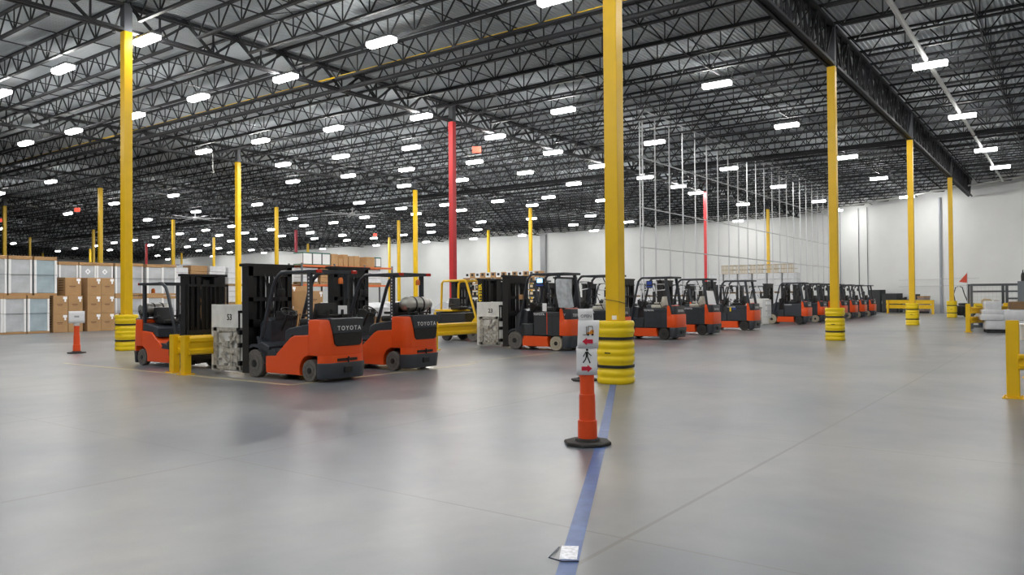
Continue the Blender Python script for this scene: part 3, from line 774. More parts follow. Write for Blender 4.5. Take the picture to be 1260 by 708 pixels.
    mi = key_part('ic_mirror', 'mirror', M['blackplastic'], t, lambda b: b.box(-0.40, -0.22, 1.00, 1.04, 1.52, 1.68, 0.02, 2), True)
    key_part('ic_mirarm', 'mirror_arm', M['blackplastic'], mi, lambda b: b.tube([(-0.35, 1.03, 1.9), (-0.32, 1.02, 1.75), (-0.30, 1.02, 1.66)], 0.016, 6), True)
    if with_tank: tank(t, -0.16, 1.36)
    tank_bracket(t, -0.16, 1.17)
    if not with_tank:
        key_part('ic_box', 'manual_box', M['paper'], t, lambda b: b.box(0.02, 0.20, -0.24, -0.18, 1.20, 1.36, 0.01, 1))
    mast(t, 1.76, mast_h, wide)
    if clamp: clamps(t, 2.10, clamp == 'white', num, spread=0.36, ln=1.08)
    return t

def electric_forklift(label, x, y, cover=False, clamp=None, num=None, bag=False, screen=None, side_text=True, cream=True, far_=False, blue_badge=False, extra=None):
    t = thing('forklift', label, 'forklift', (x, y, 0), 0, 'electric forklifts with orange bodies')
    low = [(1.13, 0.11), (1.13, 0.395), (0.24, 0.395), (0.19, 0.36)] + arc(0, 0.21, 0.26, 36, -14, 5)
    key_part('el_frame', 'frame', M['orange'], t, lambda b: b.prism([(1.13, 0.11), (1.13, 0.395), (0.26, 0.395), (0.28, 0.30), (0.24, 0.11)], -0.50, 0.50, 'X', 0.012, 2))
    def cwf(b):
        b.prism(rplan(0.50, -0.13, -0.44, 0.15), 0.42, 0.87, 'Z', 0.015, 2)
        b.prism([(-0.13, 0.80), (-0.13, 1.14), (-0.16, 1.18), (-0.21, 1.16), (-0.26, 0.94), (-0.29, 0.80)], -0.50, 0.50, 'X', 0.012, 1)
        return b
    c = key_part('el_cw', 'counterweight', M['orange'], t, cwf, True)
    def pnf(b):
        b.prism(rplan(0.455, -0.16, -0.41, 0.14), 0.86, 1.155, 'Z', 0.015, 2); return b
    pn = key_part('el_panel', 'rear_panel', M['charcoal'], c, pnf, True)
    text('TOYOTA', 0.11, M['lettering'], pn, (0.0, -0.4115, 0.98), '-Y', bold=0.003, spacing=1.1)
    text('TOY', 0.085, M['lettering'], pn, (-0.457, -0.215, 1.0), '-X', bold=0.002) if bag else None
    def bump(b):
        b.prism(rplan(0.50, -0.225, -0.47, 0.17), 0.08, 0.42, 'Z', 0.015, 2)
        for v in b.bm.verts:
            if v.co.z < 0.15 and v.co.y < -0.3: v.co.y += 0.05
        return b
    bu = key_part('el_bump', 'rear_bumper', M['charcoal'], t, bump, True)
    key_part('el_hp', 'tow_pocket', M['black'], bu, lambda b: b.box(-0.09, 0.09, -0.49, -0.45, 0.20, 0.32, 0.006, 1))
    bb = key_part('el_box', 'battery_compartment', M['charcoal'], t, lambda b: b.box(-0.50, 0.50, -0.13, 0.74, 0.42, 1.07, 0.015, 2))
    def seams(b):
        b.box(-0.502, -0.50, 0.10, 0.106, 0.44, 1.02); b.box(-0.502, -0.50, 0.72, 0.73, 0.44, 1.02); b.box(-0.503, -0.50, -0.12, 0.73, 0.955, 0.965); return b
    key_part('el_seams', 'panel_seam', M['black'], bb, seams)
    if side_text: text('TOYOTA', 0.085, M['lettering'], bb, (-0.502, 0.55, 1.01), '-X', bold=0.002, spacing=1.1)
    def front(b):
        b.prism([(0.76, 0.42), (0.76, 0.74), (1.14, 0.74), (1.20, 0.62), (1.13, 0.40)], -0.50, 0.50, 'X', 0.012, 1)
        b.prism([(1.05, 0.6), (1.02, 1.10), (1.22, 1.16), (1.42, 1.0), (1.46, 0.35), (1.2, 0.35)], -0.36, 0.36, 'X', 0.02, 2)
        fen = arc(1.40, 0.26, 0.29, 172, 5, 12); fen2 = arc(1.40, 0.26, 0.345, 5, 172, 12)
        b.prism(fen + fen2, -0.50, -0.32, 'X'); b.prism(fen + fen2, 0.32, 0.50, 'X')
        b.prism([(1.08, 0.36), (1.08, 0.72), (1.26, 0.66), (1.30, 0.58), (1.18, 0.46)], -0.50, 0.50, 'X')
        return b
    key_part('el_front', 'front_cowl', M['charcoal'], t, front)
    key_part('el_chassis', 'chassis', M['black'], t, lambda b: (b.box(-0.32, 0.32, -0.3, 1.6, 0.12, 0.42), b.prism([(0.26, 0.43), (0.26, 0.40), (-0.17, 0.40), (-0.17, 0.43)], -0.49, 0.49, 'X'), b)[2])
    rub = M['rubber_cream'] if cream else M['rubber']
    for s in (-1, 1):
        wheel(t, s * 0.42, 1.40, 0.26, 0.17, M['rubber_worn'] if not far_ else M['rubber_cream'], 'front_wheel'); wheel(t, s * 0.42, 0.0, 0.205, 0.14, rub, 'rear_wheel')
    guard(t, [(1.32, 0.55), (1.22, 0.95), (1.02, 1.85), (0.97, 2.02), (0.86, 2.13), (0.78, 2.14)], 2.17, -0.06, -0.24, 1.12, 0.16, w=0.43)
    if cream or True:
        key_part('el_lamp', 'work_light', M['white'], t, lambda b: (b.lathe([(0.02, 0.96), (0.05, 0.98), (0.05, 1.02)], (-0.36, 0, 1.95), axis='Y', seg=14), b.lathe([(0.02, 0.96), (0.05, 0.98), (0.05, 1.02)], (0.36, 0, 1.95), axis='Y', seg=14), b)[2], True)
    seat(t, 0.16, 1.08, cover); steering(t, 0.86, 1.30); levers(t, 1.04, 1.22)
    key_part('el_disp', 'display', M['blackplastic'], t, lambda b: b.box(-0.2, 0.3, 1.02, 1.08, 1.10, 1.34, 0.01, 1))
    key_part('el_panel2', 'control_box', M['blackplastic'], t, lambda b: b.box(0.1, 0.42, 0.3, 0.36, 1.35, 1.75, 0.02, 2))
    key_part('el_grab', 'grab_handle', M['blackplastic'], t, lambda b: b.tube([(0.4, 0.3, 1.1), (0.4, 0.32, 1.6), (0.3, 0.5, 2.1)], 0.018, 6), True)
    key_part('el_cable', 'cable', M['blackplastic'], t, lambda b: b.tube([(-0.4, 0.1, 1.1), (-0.42, 0.3, 1.5), (-0.3, 0.4, 1.6), (0.1, 0.5, 1.55)], 0.012, 6), True)
    key_part('el_fan', 'cab_fan', M['blackplastic'], t, lambda b: b.box(-0.38, -0.14, 0.60, 0.66, 1.78, 1.96, 0.01, 1))
    if cover:
        key_part('el_white', 'white_fan_guard', M['white'], t, lambda b: (b.tube([(-0.3, 0.95, 1.95), (-0.3, 0.75, 1.95), (-0.3, 0.7, 1.75), (-0.3, 0.95, 1.72)], 0.022, 6, closed=True), b.tube([(-0.1, 0.45, 1.92), (-0.1, 0.15, 1.92), (-0.1, 0.12, 1.72), (-0.1, 0.42, 1.70)], 0.022, 6, closed=True), b)[2], True)
    if blue_badge:
        key_part('el_badge', 'blue_sticker', M['blueink'], bb, lambda b: b.prism([(0.42 + 0.09 * math.cos(2 * PI * k / 14), 0.93 + 0.04 * math.sin(2 * PI * k / 14)) for k in range(14)], -0.504, -0.501, 'X'))
    if screen:
        s_ = key_part(('el_scr', screen), 'terminal', M['blackplastic'], t, lambda b: b.box(-0.46, -0.43, 0.42, 0.66, 1.80, 2.04, 0.01, 1))
        key_part(('el_scr2', screen), 'terminal_screen', M['screen'] if screen == 'lit' else M['blueink'], s_, lambda b: b.box(-0.466, -0.46, 0.45, 0.63, 1.90, 2.02))
        key_part(('el_scr3', screen), 'terminal_label', M['blueink'], s_, lambda b: b.box(-0.466, -0.46, 0.42, 0.66, 1.81, 1.85))
    if bag:
        def bagf(b):
            b.prism([(-0.16, 1.20), (-0.46, 1.18), (-0.50, 1.22), (-0.43, 1.60), (-0.44, 1.98), (-0.10, 2.0), (-0.06, 1.95), (-0.08, 1.6)], -0.60, -0.30, 'X', 0.04, 3); return b
        key_part('el_bag', 'plastic_bag', M['bag'], t, bagf, True)
        key_part('el_paper', 'hanging_paper', M['paper'], t, lambda b: b.box(-0.545, -0.535, 0.26, 0.40, 1.10, 1.32, 0.003, 1))
        key_part('el_strap', 'battery_strap', M['coneorange'], bb, lambda b: b.box(-0.506, -0.50, 0.27, 0.29, 0.45, 1.07))
        key_part('el_tagbox', 'cardboard_tag', M['carton'], t, lambda b: b.box(-0.53, -0.47, 1.10, 1.22, 1.43, 1.57, 0.004, 1))
    if extra == 'sheet':
        key_part('el_sheet', 'white_sheet', M['paper'], t, lambda b: b.prism([(-0.30, 1.18), (-0.62, 1.16), (-0.50, 1.68), (-0.24, 1.70)], -0.56, -0.545, 'X'))
    if extra in ('blades',):
        key_part('el_tag', 'warning_tag', M['guardyellow'], bb, lambda b: b.box(-0.507, -0.501, 0.55, 0.62, 0.82, 1.00))
    mast(t, 1.62, 2.12)
    if clamp: clamps(t, 2.00, clamp == 'white', num, z1=1.36, spread=0.33, ln=0.9)
    return t

gas_forklift('gas forklift facing right at the left end, seen from its side beside the yellow rails', 9.58, 17.22, PI, True, 2.16, None, None, True, 'rubber_worn').scale = (0.94, 0.94, 0.94)
gas_forklift('nearest orange forklift seen from behind, without a gas cylinder, holding the plate numbered 53', 9.37, 11.02, 0, False, 2.16, 'white', '53')
gas_forklift('orange forklift seen from behind with a grey gas cylinder on its rear deck', 11.70, 11.28, 0, True, 2.18, None)

electric_forklift('electric forklift with a plastic bag hung on its rear, left of the foreground column', 18.30, 11.58, clamp='white', num='23', bag=True, screen='lit')
electric_forklift('electric forklift half hidden behind the foreground column', 21.1, 11.6, cover=True, cream=False)
electric_forklift('electric forklift with cream covered seat directly right of the foreground column', 24.75, 11.36, cover=True, cream=False, screen='blue')
electric_forklift('electric forklift with white sheet on its rear, second right of the foreground column', 28.4, 11.5, cover=True, cream=False, extra='sheet')
electric_forklift('electric forklift with blue oval sticker, third right of the foreground column', 33.05, 11.5, cream=False, blue_badge=True, extra='blades')
electric_forklift('electric forklift with cream tyres leading the far group, fourth right of the foreground column', 41.25, 11.5, clamp=None, far_=True, cream=False)
electric_forklift('electric forklift in the far group, second left of the right of centre column', 44.35, 11.5, far_=True, cream=True)
electric_forklift('electric forklift in the far group, just left of the right of centre column', 46.6, 11.5, far_=True, cream=True, clamp=None)
electric_forklift('electric forklift partly behind the right of centre column', 49.1, 11.5, far_=True, cream=True)
electric_forklift('electric forklift first to the right of the right of centre column', 51.85, 11.5, far_=True, cream=True)
electric_forklift('electric forklift second to the right of the right of centre column', 54.5, 11.5, far_=True, cream=True)
electric_forklift('last electric forklift at the far right end of the row', 57.45, 11.5, far_=True, cream=True)

ROW2 = ['first', 'second', 'third', 'fourth', 'fifth', 'sixth', 'seventh', 'eighth', 'ninth']
for n_, x_ in enumerate((22.6, 25.4, 28.6, 32.2, 36.2, 40.4, 44.6, 48.8, 53.0)):
    electric_forklift('forklift parked in the row behind, mast showing above the front row, %s from the left' % ROW2[n_], x_, 17.25, far_=True, cream=False)
# an upright pair of white clamp plates standing before the far group
cl = thing('clamp_attachment', 'white clamp attachment standing between the third and fourth forklifts right of the foreground column', 'clamp', (38.6, 12.2, 0))
clamps(cl, 0.3, True, None, spread=0.45, ln=0.9, z1=1.35)

def yellow_forklift():
    t = thing('forklift', 'old yellow forklift with tubular yellow guard behind the yellow rail', 'forklift', (20.75, 17.75, 0), PI)
    Yl = M['yellow']
    MB().prism([(-0.22, 0.42), (-0.20, 1.01), (-0.42, 1.01), (-0.55, 0.97), (-0.56, 0.30), (-0.28, 0.28)], -0.53, 0.53, 'X', 0.03, 3).build('counterweight', M['blackplastic'], t, smooth=True)
    MB().prism([(0.30, 1.02), (0.30, 1.07), (-0.46, 1.10), (-0.54, 1.06), (-0.54, 1.02)], -0.50, 0.50, 'X', 0.02, 2).build('hood', Yl, t)
    MB().box(-0.52, 0.52, -0.22, 0.90, 0.36, 0.98, 0.03, 2).build('engine_cover', M['blackplastic'], t)
    MB().prism([(-0.5, 0.55), (-0.5, 1.0), (-0.42, 1.0), (-0.42, 0.55)], -0.54, 0.54, 'X').build('side_panel', Yl, t)
    MB().prism([(0.9, 0.2), (0.9, 0.62), (1.05, 0.62), (1.3, 0.9), (1.45, 0.9), (1.45, 0.2)], -0.42, 0.42, 'X', 0.02, 2).build('cowl', Yl, t)
    for s in (-1, 1):
        wheel(t, s * 0.43, 1.25, 0.27, 0.18, M['rubber_worn'], 'front_wheel'); wheel(t, s * 0.43, 0, 0.2, 0.15, M['rubber'], 'rear_wheel')
        MB().tube([(s * 0.46, -0.24, 1.05), (s * 0.46, -0.20, 2.0), (s * 0.46, -0.12, 2.09), (s * 0.46, 0.85, 2.10), (s * 0.46, 0.92, 2.04), (s * 0.46, 1.36, 0.75)], 0.04, 8).build('guard_tube', Yl, t, smooth=True)
    g = MB()
    for k in range(6): g.tube([(-0.46, 0.02 + k * 0.14, 2.10), (0.46, 0.02 + k * 0.14, 2.10)], 0.02, 6)
    g.build('guard_roof', Yl, t)
    seat(t, 0.0, 1.08); steering(t, 0.72, 1.28)
    mast(t, 1.46, 2.12)
    o = text('HYSTER', 0.19, M['guardyellow'], t, (0.515, 1.57, 1.62), '+X', bold=0.006, tilt=PI / 2)
    MB().box(-0.5, 0.5, 1.84, 1.9, 0.3, 1.2).build('fork_carriage', M['redlens'], t)
    return t
yellow_forklift()

# ------------------------------------------------------------------ guard rails
def wbeam(b, p0, p1, z, th=0.10, h=0.30):
    """ribbed rail between two plan points"""
    p0 = Vector((*p0, 0)); p1 = Vector((*p1, 0)); d = (p1 - p0).normalized(); nn = Vector((-d.y, d.x, 0))
    prof = [(-0.5, 0.0), (-0.42, 0.5), (-0.25, 0.5), (-0.15, -0.1), (0.15, -0.1), (0.25, 0.5), (0.42, 0.5), (0.5, 0.0), (0.5, -0.4), (-0.5, -0.4)]
    lo = [b.bm.verts.new(p0 + nn * (q * th) + Vector((0, 0, z + v * h))) for v, q in prof]
    hi = [b.bm.verts.new(p1 + nn * (q * th) + Vector((0, 0, z + v * h))) for v, q in prof]
    n_ = len(prof)
    for i in range(n_): b.bm.faces.new([lo[i], hi[i], hi[(i + 1) % n_], lo[(i + 1) % n_]])
    b.bm.faces.new(lo); b.bm.faces.new(list(reversed(hi)))
    return b
def guard_rail(label, p0, p1, posts, zs, ph, hh=0.30, pw=0.15, side=1):
    t = thing('guard_rail', label, 'guard rail', (p0[0], p0[1], 0), 0, 'yellow guard rails')
    d = Vector((p1[0] - p0[0], p1[1] - p0[1])); L_ = d.length; d.normalize(); nn = Vector((-d.y, d.x)) * side
    for f_ in posts:
        q = d * (L_ * f_)
        b = MB(); b.box(q.x - pw / 2, q.x + pw / 2, q.y - pw / 2, q.y + pw / 2, 0.015, ph, 0.01, 1)
        po = b.build('post', M['yellow'], t)
        b = MB(); b.box(q.x - 0.13, q.x + 0.13, q.y - 0.13, q.y + 0.13, 0, 0.015)
        for sx in (-0.1, 0.1):
            for sy in (-0.1, 0.1): b.lathe([(0.014, 0.015), (0.014, 0.035)], (q.x + sx, q.y + sy, 0), seg=8)
        b.build('base_plate', M['yellow'], po)
        MB().box(q.x - pw / 2 + 0.005, q.x + pw / 2 - 0.005, q.y - pw / 2 + 0.005, q.y + pw / 2 - 0.005, ph, ph + 0.012).build('post_cap', M['yellow'], po)
    for z in zs:
        o = nn * (pw / 2 + 0.035)
        a = (o.x, o.y); c = (d.x * L_ + o.x, d.y * L_ + o.y)
        b = MB(); wbeam(b, a, c, z, 0.07 * side * 1.0, hh); b.build('rail', M['yellow'], t)
    return t
guard_rail('yellow guard rail in front of the left forklift, the nearer of the two', (8.44, 14.24), (8.44 + 6.3, 14.24), (0, 0.5, 1), (0.57,), 0.77, 0.36, side=-1)
guard_rail('yellow guard rail close behind the nearer one at the left forklift', (8.56, 14.86), (8.56 + 6.3, 14.86), (0, 0.5, 1), (0.57,), 0.77, 0.36, side=-1)
guard_rail('yellow guard rail in front of the yellow forklift', (16.4, 14.80), (23.6, 14.80), (0, 0.5, 1), (0.58,), 0.80, 0.36, side=-1)
guard_rail('tall yellow guard rail at the right edge of the picture, running out of view', (12.95, 0.71), (14.6, -1.60), (0, 1), (0.52,), 1.09, 0.22, 0.16, side=-1)
guard_rail('yellow two rail barrier behind the tall one at the right edge', (16.2, 0.62), (21.5, -0.75), (0, 1), (0.96, 0.62), 1.12, 0.22, 0.16, side=-1)
guard_rail('two rail yellow barrier left of the wrapped pallet at the right', (34.7, 3.35), (37.9, 2.3), (0, 1), (0.86, 0.48), 1.10, 0.26, 0.16, side=-1)
guard_rail('low double yellow rail along the benches by the angled wall', (69.3, 12.6), (66.2, 8.7), (0.06, 1), (0.92, 0.54), 1.06, 0.30, 0.16, side=1)

# ------------------------------------------------------------------ delineator posts and their signs
def delineator(label, x, y, h=1.15):
    t = thing('delineator_post', label, 'traffic post', (x, y, 0), R(8), 'orange delineator posts')
    b = MB(); hexa = [(0.24 * math.cos(2 * PI * k / 8 + 0.2), 0.24 * math.sin(2 * PI * k / 8 + 0.2)) for k in range(8)]
    b.prism(hexa, 0, 0.035, 'Z', 0.008, 1); b.lathe([(0.13, 0.03), (0.12, 0.06), (0.105, 0.065)], seg=20)
    b.build('rubber_base', M['rubber'], t)
    pr = [(0.098, 0.05), (0.096, 0.24), (0.084, 0.245), (0.080, 0.50), (0.074, 0.505), (0.068, h - 0.2), (0.064, h - 0.18), (0.055, h - 0.02), (0.03, h)]
    p = MB().lathe(pr, seg=24).build('post', M['coneorange'], t, smooth=True)
    return t, p
def reflect(p, z0, z1, r0, r1):
    MB().lathe([(r0, z0), (r0 + 0.002, z0 + 0.003), (r1 + 0.002, z1 - 0.003), (r1, z1)], seg=24).build('reflective_band', M['reflective'], p, smooth=True)
d1, p1_ = delineator('tall orange post with black base carrying paper signs, on the blue floor line', 6.66, 3.96, 1.2)
d2, p2_ = delineator('orange post with black base hidden behind the signed one beside the column', 11.72, 7.02, 1.0)
d3, p3_ = delineator('orange post with a small white sign standing before the cardboard cartons', 10.25, 22.9, 1.02)
reflect(p3_, 0.78, 0.90, 0.0745, 0.071)

def sheet(name, label, x, y, az, z0, z1, w, lean=0.0, curl=0.012, grp=None):
    """a slightly curled paper sheet facing the given direction"""
    t = thing(name, label, 'paper sign', (x, y, 0), az, grp)
    bm = bmesh.new(); n_ = 10; vs = []
    for i in range(n_ + 1):
        u = (i / n_ - 0.5); xx = u * w; yy = curl * (4 * u * u) * 1.0 - 0.0
        vs.append([bm.verts.new((xx + lean * (k / 4), yy - 0.004 * math.sin(k / 4 * PI), z0 + (z1 - z0) * k / 4)) for k in range(5)])
    for i in range(n_):
        for k in range(4): bm.faces.new([vs[i][k], vs[i + 1][k], vs[i + 1][k + 1], vs[i][k + 1]])
    m = MB(); m.bm.free(); m.bm = bm
    me = m.mesh('sheet', M['paper'], True); o = put('sheet', me, t); mod = o.modifiers.new('Solidify', 'SOLIDIFY'); mod.thickness = 0.0012
    return t, o
def poly(par, name, m, pts, y=-0.0065, th=0.001):
    return MB().prism(pts, y, y + th, 'Y').build(name, m, par)
# direction from post 1 towards the camera
az1 = math.atan2(-3.96, -6.66) + PI / 2
ox, oy = 6.66 + 0.085 * math.cos(math.atan2(-3.96, -6.66)), 3.96 + 0.085 * math.sin(math.atan2(-3.96, -6.66))
sg, sh = sheet('walkway_sign', 'white paper with walking figure and red arrow pointing right, lowest on the orange post', ox, oy, az1, 0.70, 0.985, 0.205, 0.0, 0.012, 'paper signs on the orange post')
def arrow(cx, cz, w, h, right=True):
    s = 1 if right else -1
    P = [(-0.5, -0.27), (0.06, -0.27), (0.06, -0.5), (0.5, 0), (0.06, 0.5), (0.06, 0.27), (-0.5, 0.27)]
    return [(cx + s * px * w, cz + pz * h) for px, pz in P]
poly(sh, 'red_arrow', M['redink'], arrow(0.0, 0.765, 0.105, 0.075, True))
wk = MB()
def limb(b, pts, w):
    for (a, c) in zip(pts[:-1], pts[1:]): b.bar((a[0], -0.0062, a[1]), (c[0], -0.0062, c[1]), w, 0.0012, (0, 1, 0))
wk.lathe([(0.0115, -0.0068), (0.0115, -0.0056)], (0.003, 0, 0.951), axis='Y', seg=14)
wk.prism([(-0.013, 0.934), (0.013, 0.934), (0.012, 0.880), (-0.010, 0.880)], -0.0068, -0.0056, 'Y')
limb(wk, [(0.010, 0.928), (0.030, 0.905), (0.046, 0.893)], 0.009); limb(wk, [(-0.010, 0.928), (-0.026, 0.902), (-0.034, 0.882)], 0.009)
limb(wk, [(0.004, 0.885), (0.018, 0.855), (0.032, 0.818)], 0.012); limb(wk, [(-0.004, 0.885), (-0.014, 0.855), (-0.038, 0.822)], 0.012)
wk.build('walking_figure', M['blackink'], sh)
sg, sh = sheet('forklift_route_sign', 'white paper with forklift picture and red arrow pointing left, in the middle of the post', ox, oy - 0.012, az1, 0.965, 1.245, 0.21, 0.012, 0.014, 'paper signs on the orange post')
poly(sh, 'red_arrow', M['redink'], arrow(-0.002, 1.035, 0.105, 0.075, False), -0.010)
fk = MB(); 
for (a, c) in (((0.005, 1.115), (0.005, 1.185)), ((0.005, 1.185), (0.048, 1.185)), ((0.048, 1.185), (0.052, 1.12)), ((-0.012, 1.10), (-0.012, 1.185)), ((-0.045, 1.102), (-0.012, 1.102))):
    fk.bar((a[0], -0.0095, a[1]), (c[0], -0.0095, c[1]), 0.006, 0.0012, (0, 1, 0))
for (xx, zz) in ((0.004, 1.103), (0.048, 1.103)): fk.lathe([(0.011, -0.011), (0.011, -0.009)], (xx, 0, zz), axis='Y', seg=12)
fk.build('forklift_outline', M['blackink'], sh)
poly(sh, 'forklift_body', M['orangeink'], [(-0.008, 1.106), (0.060, 1.106), (0.062, 1.145), (0.035, 1.150), (0.020, 1.128), (-0.006, 1.126)], -0.0088)
sg, sh = sheet('small_notice', 'small white notice with grey lettering, topmost on the orange post', ox, oy + 0.004, az1, 1.225, 1.36, 0.15, -0.008, 0.010, 'paper signs on the orange post')
text('OPEN', 0.042, mat('grey_ink', (0.12, 0.12, 0.14), 0.6), sh, (0.0, -0.006, 1.285), '-Y', depth=0.0008)
az3 = math.atan2(-22.9, -10.25)
sg, sh = sheet('small_notice', 'small white notice on the orange post before the cartons', 10.25 + 0.075 * math.cos(az3), 22.9 + 0.075 * math.sin(az3), az3 + PI / 2, 0.86, 1.2, 0.40, 0.0, 0.02)
poly(sh, 'faint_print', mat('faint_ink', (0.45, 0.46, 0.48), 0.6), [(-0.06, 1.02), (0.06, 1.02), (0.06, 1.07), (-0.06, 1.07)], -0.0062)

# ------------------------------------------------------------------ floor tape and painted lines
def strip(name, label, pts, w, m, z=0.002):
    b = MB()
    for a, c in zip(pts[:-1], pts[1:]):
        b.bar((a[0], a[1], z - 0.0005), (c[0], c[1], z - 0.0005), w, 0.002)
    return tag(b.build(name, m), label, 'floor marking', kind='thing')
dT = Vector((11.28 - 3.54, 6.19 - 2.24)).normalized()
strip('floor_tape', 'worn blue tape line running from the foreground column toward the camera', [(11.42, 6.28), (7.0, 3.98), (3.54, 2.24), (3.54 - 3 * dT.x, 2.24 - 3 * dT.y)], 0.105, M['tape'])
strip('tape_patch', 'shiny white tape patch over the blue line near the bottom edge', [(3.86, 2.42), (3.66, 2.31)], 0.10, M['tapewhite'], 0.0045)
tl = MB(); tl.tube([(3.80, 2.46, 0.006), (3.60, 2.40, 0.012), (3.60, 2.31, 0.008), (3.66, 2.24, 0.006)], 0.004, 6)
tag(tl.build('tape_curl', M['navy'], smooth=True), 'dark curled edge of tape lifting from the white patch', 'tape', kind='thing')
strip('floor_line', 'worn pale yellow painted line along the ends of the parked forklifts', [(8.42, 19.5), (8.42, 10.93), (13.5, 10.93)], 0.09, M['lineyellow'])
strip('floor_line', 'worn pale yellow painted line leading to the forklift with the bag', [(13.6, 11.25), (17.5, 11.25)], 0.08, M['lineyellow'])

# ------------------------------------------------------------------ stored goods at the left
def wrapped_unit(label, x, y, z, w, d, h, blue=False, grp=None, diamond=False, rz=0.0):
    t = thing('wrapped_appliance', label, 'appliance', (x, y, z), rz, grp)
    key = (round(w, 2), round(d, 2), round(h, 2))
    key_part(('wb',) + key + (blue,), 'wrapped_body', M['wrapblue' if blue else 'wrap'], t, lambda b: b.box(0.03, w - 0.03, 0.03, d - 0.03, 0.10, h - 0.12, 0.02, 1))
    for (cx_, cy_) in ((0, 0), (w - 0.10, 0), (0, d - 0.10), (w - 0.10, d - 0.10)):
        key_part(('fp',) + key + (cx_, cy_), 'corner_post', M['foam'], t, lambda b: b.box(cx_, cx_ + 0.10, cy_, cy_ + 0.10, 0.04, h - 0.04, 0.01, 1))
    key_part(('cap',) + key, 'top_cap', M['carton'], t, lambda b: b.box(-0.004, w + 0.004, -0.004, d + 0.004, h - 0.17, h, 0.01, 1))
    key_part(('tray',) + key, 'base_tray', M['carton'], t, lambda b: b.box(-0.002, w + 0.002, -0.002, d + 0.002, 0, 0.10, 0.008, 1))
    key_part(('band',) + key, 'strap', M['blackplastic'], t, lambda b: b.box(-0.003, w + 0.003, -0.003, d + 0.003, h * 0.52, h * 0.52 + 0.012))
    if diamond:
        key_part(('dia',) + key, 'diamond_label', M['paper'], t, lambda b: b.prism([(w / 2 - 0.14, h * 0.72), (w / 2, h * 0.72 - 0.16), (w / 2 + 0.14, h * 0.72), (w / 2, h * 0.72 + 0.16)], 0.008, 0.012, 'Y'))
        key_part(('dia2',) + key, 'diamond_print', M['wrap'], t, lambda b: b.prism([(w / 2 - 0.06, h * 0.72), (w / 2, h * 0.72 - 0.07), (w / 2 + 0.06, h * 0.72), (w / 2, h * 0.72 + 0.07)], 0.004, 0.0078, 'Y'))
    return t
def carton(label, x, y, z, w, d, h, grp=None, side_marks=False, rz=0.0, dark=False, lab=True, cat='carton'):
    t = thing('cardboard_carton', label, cat, (x, y, z), rz, grp)
    key = (round(w, 2), round(d, 2), round(h, 2))
    key_part(('cb',) + key + (dark,), 'box_body', M['cartondark' if dark else 'carton'], t, lambda b: b.box(0, w, 0, d, 0, h - 0.004, 0.008, 1))
    if lab:
        key_part(('cl',) + key, 'white_label', M['paper'], t, lambda b: (b.box(w - 0.22, w - 0.04, -0.003, 0.0, h - 0.17, h - 0.05), b.box(w - 0.16, w - 0.08, -0.003, 0.0, h - 0.30, h - 0.17), b)[2])
        key_part(('cp',) + key, 'print', M['cartonprint'], t, lambda b: (b.box(w * 0.25, w * 0.65, -0.002, 0.0, h * 0.50, h * 0.54), b.box(w * 0.3, w * 0.6, -0.002, 0.0, h * 0.44, h * 0.46), b)[2])
    if side_marks:
        key_part(('cs',) + key, 'side_print', M['cartonprint'], t, lambda b: ([b.box(-0.002, 0.0, d * 0.2, d * 0.8, h * f_, h * f_ + 0.035) for f_ in (0.28, 0.42, 0.56, 0.70, 0.82)], b)[1])
    return t
W_ = 'wrapped appliances in the left stacks'
# bottom and top tiers at the far left; width ~0.95 m, front faces toward -y
xs_low = [(13.35, False), (14.30, False), (15.30, True)]
for n_, (x, bl_) in enumerate(xs_low):
    wrapped_unit(['plastic wrapped appliance at the left picture edge, bottom tier', 'plastic wrapped grey appliance on the floor, nearest the left edge with white corner posts', 'plastic wrapped appliance on the floor touching the cartons'][n_], x, 39.0, 0, 0.94, 0.95, 1.78, bl_, W_)
for n_, (x, bl_) in enumerate([(12.45, False), (13.5, False), (14.55, False), (15.62, True)]):
    wrapped_unit(['wrapped appliance at the left picture edge, upper tier', 'wrapped appliance second from the left edge, upper tier', 'wrapped appliance with sloping film strip, upper tier', 'wrapped appliance with bluish front, upper tier'][n_], x, 39.1, 1.78 if n_ > 0 else 1.78, 0.98, 0.95, 1.82, bl_, W_)
wrapped_unit('plastic wrapped appliance under the upper left one, bottom tier at the edge', 12.38, 39.1, 0, 0.94, 0.95, 1.78, False, W_)
C_ = 'large cartons in the left stacks'
cw_ = 0.655; ch_ = 0.88
nm = ['bottom', 'middle', 'top']
for col, x in enumerate([16.40, 17.08]):
    for k in range(2):
        carton('brown carton in the left carton block, %s column, %s row' % (['left', 'right'][col], ['floor', 'second'][k]), x, 39.0, k * ch_, cw_, 0.9, ch_, C_, side_marks=(col == 0))
carton('single brown carton crowning the left carton block', 17.0, 39.15, 2 * ch_, 0.74, 0.9, ch_, C_, side_marks=True)
for col, x in enumerate([17.96, 18.62]):
    for k in range(3):
        carton('brown carton in the right carton block, %s column, %s row' % (['left', 'right'][col], nm[k]), x, 39.0, k * ch_, cw_, 0.9, ch_, C_)
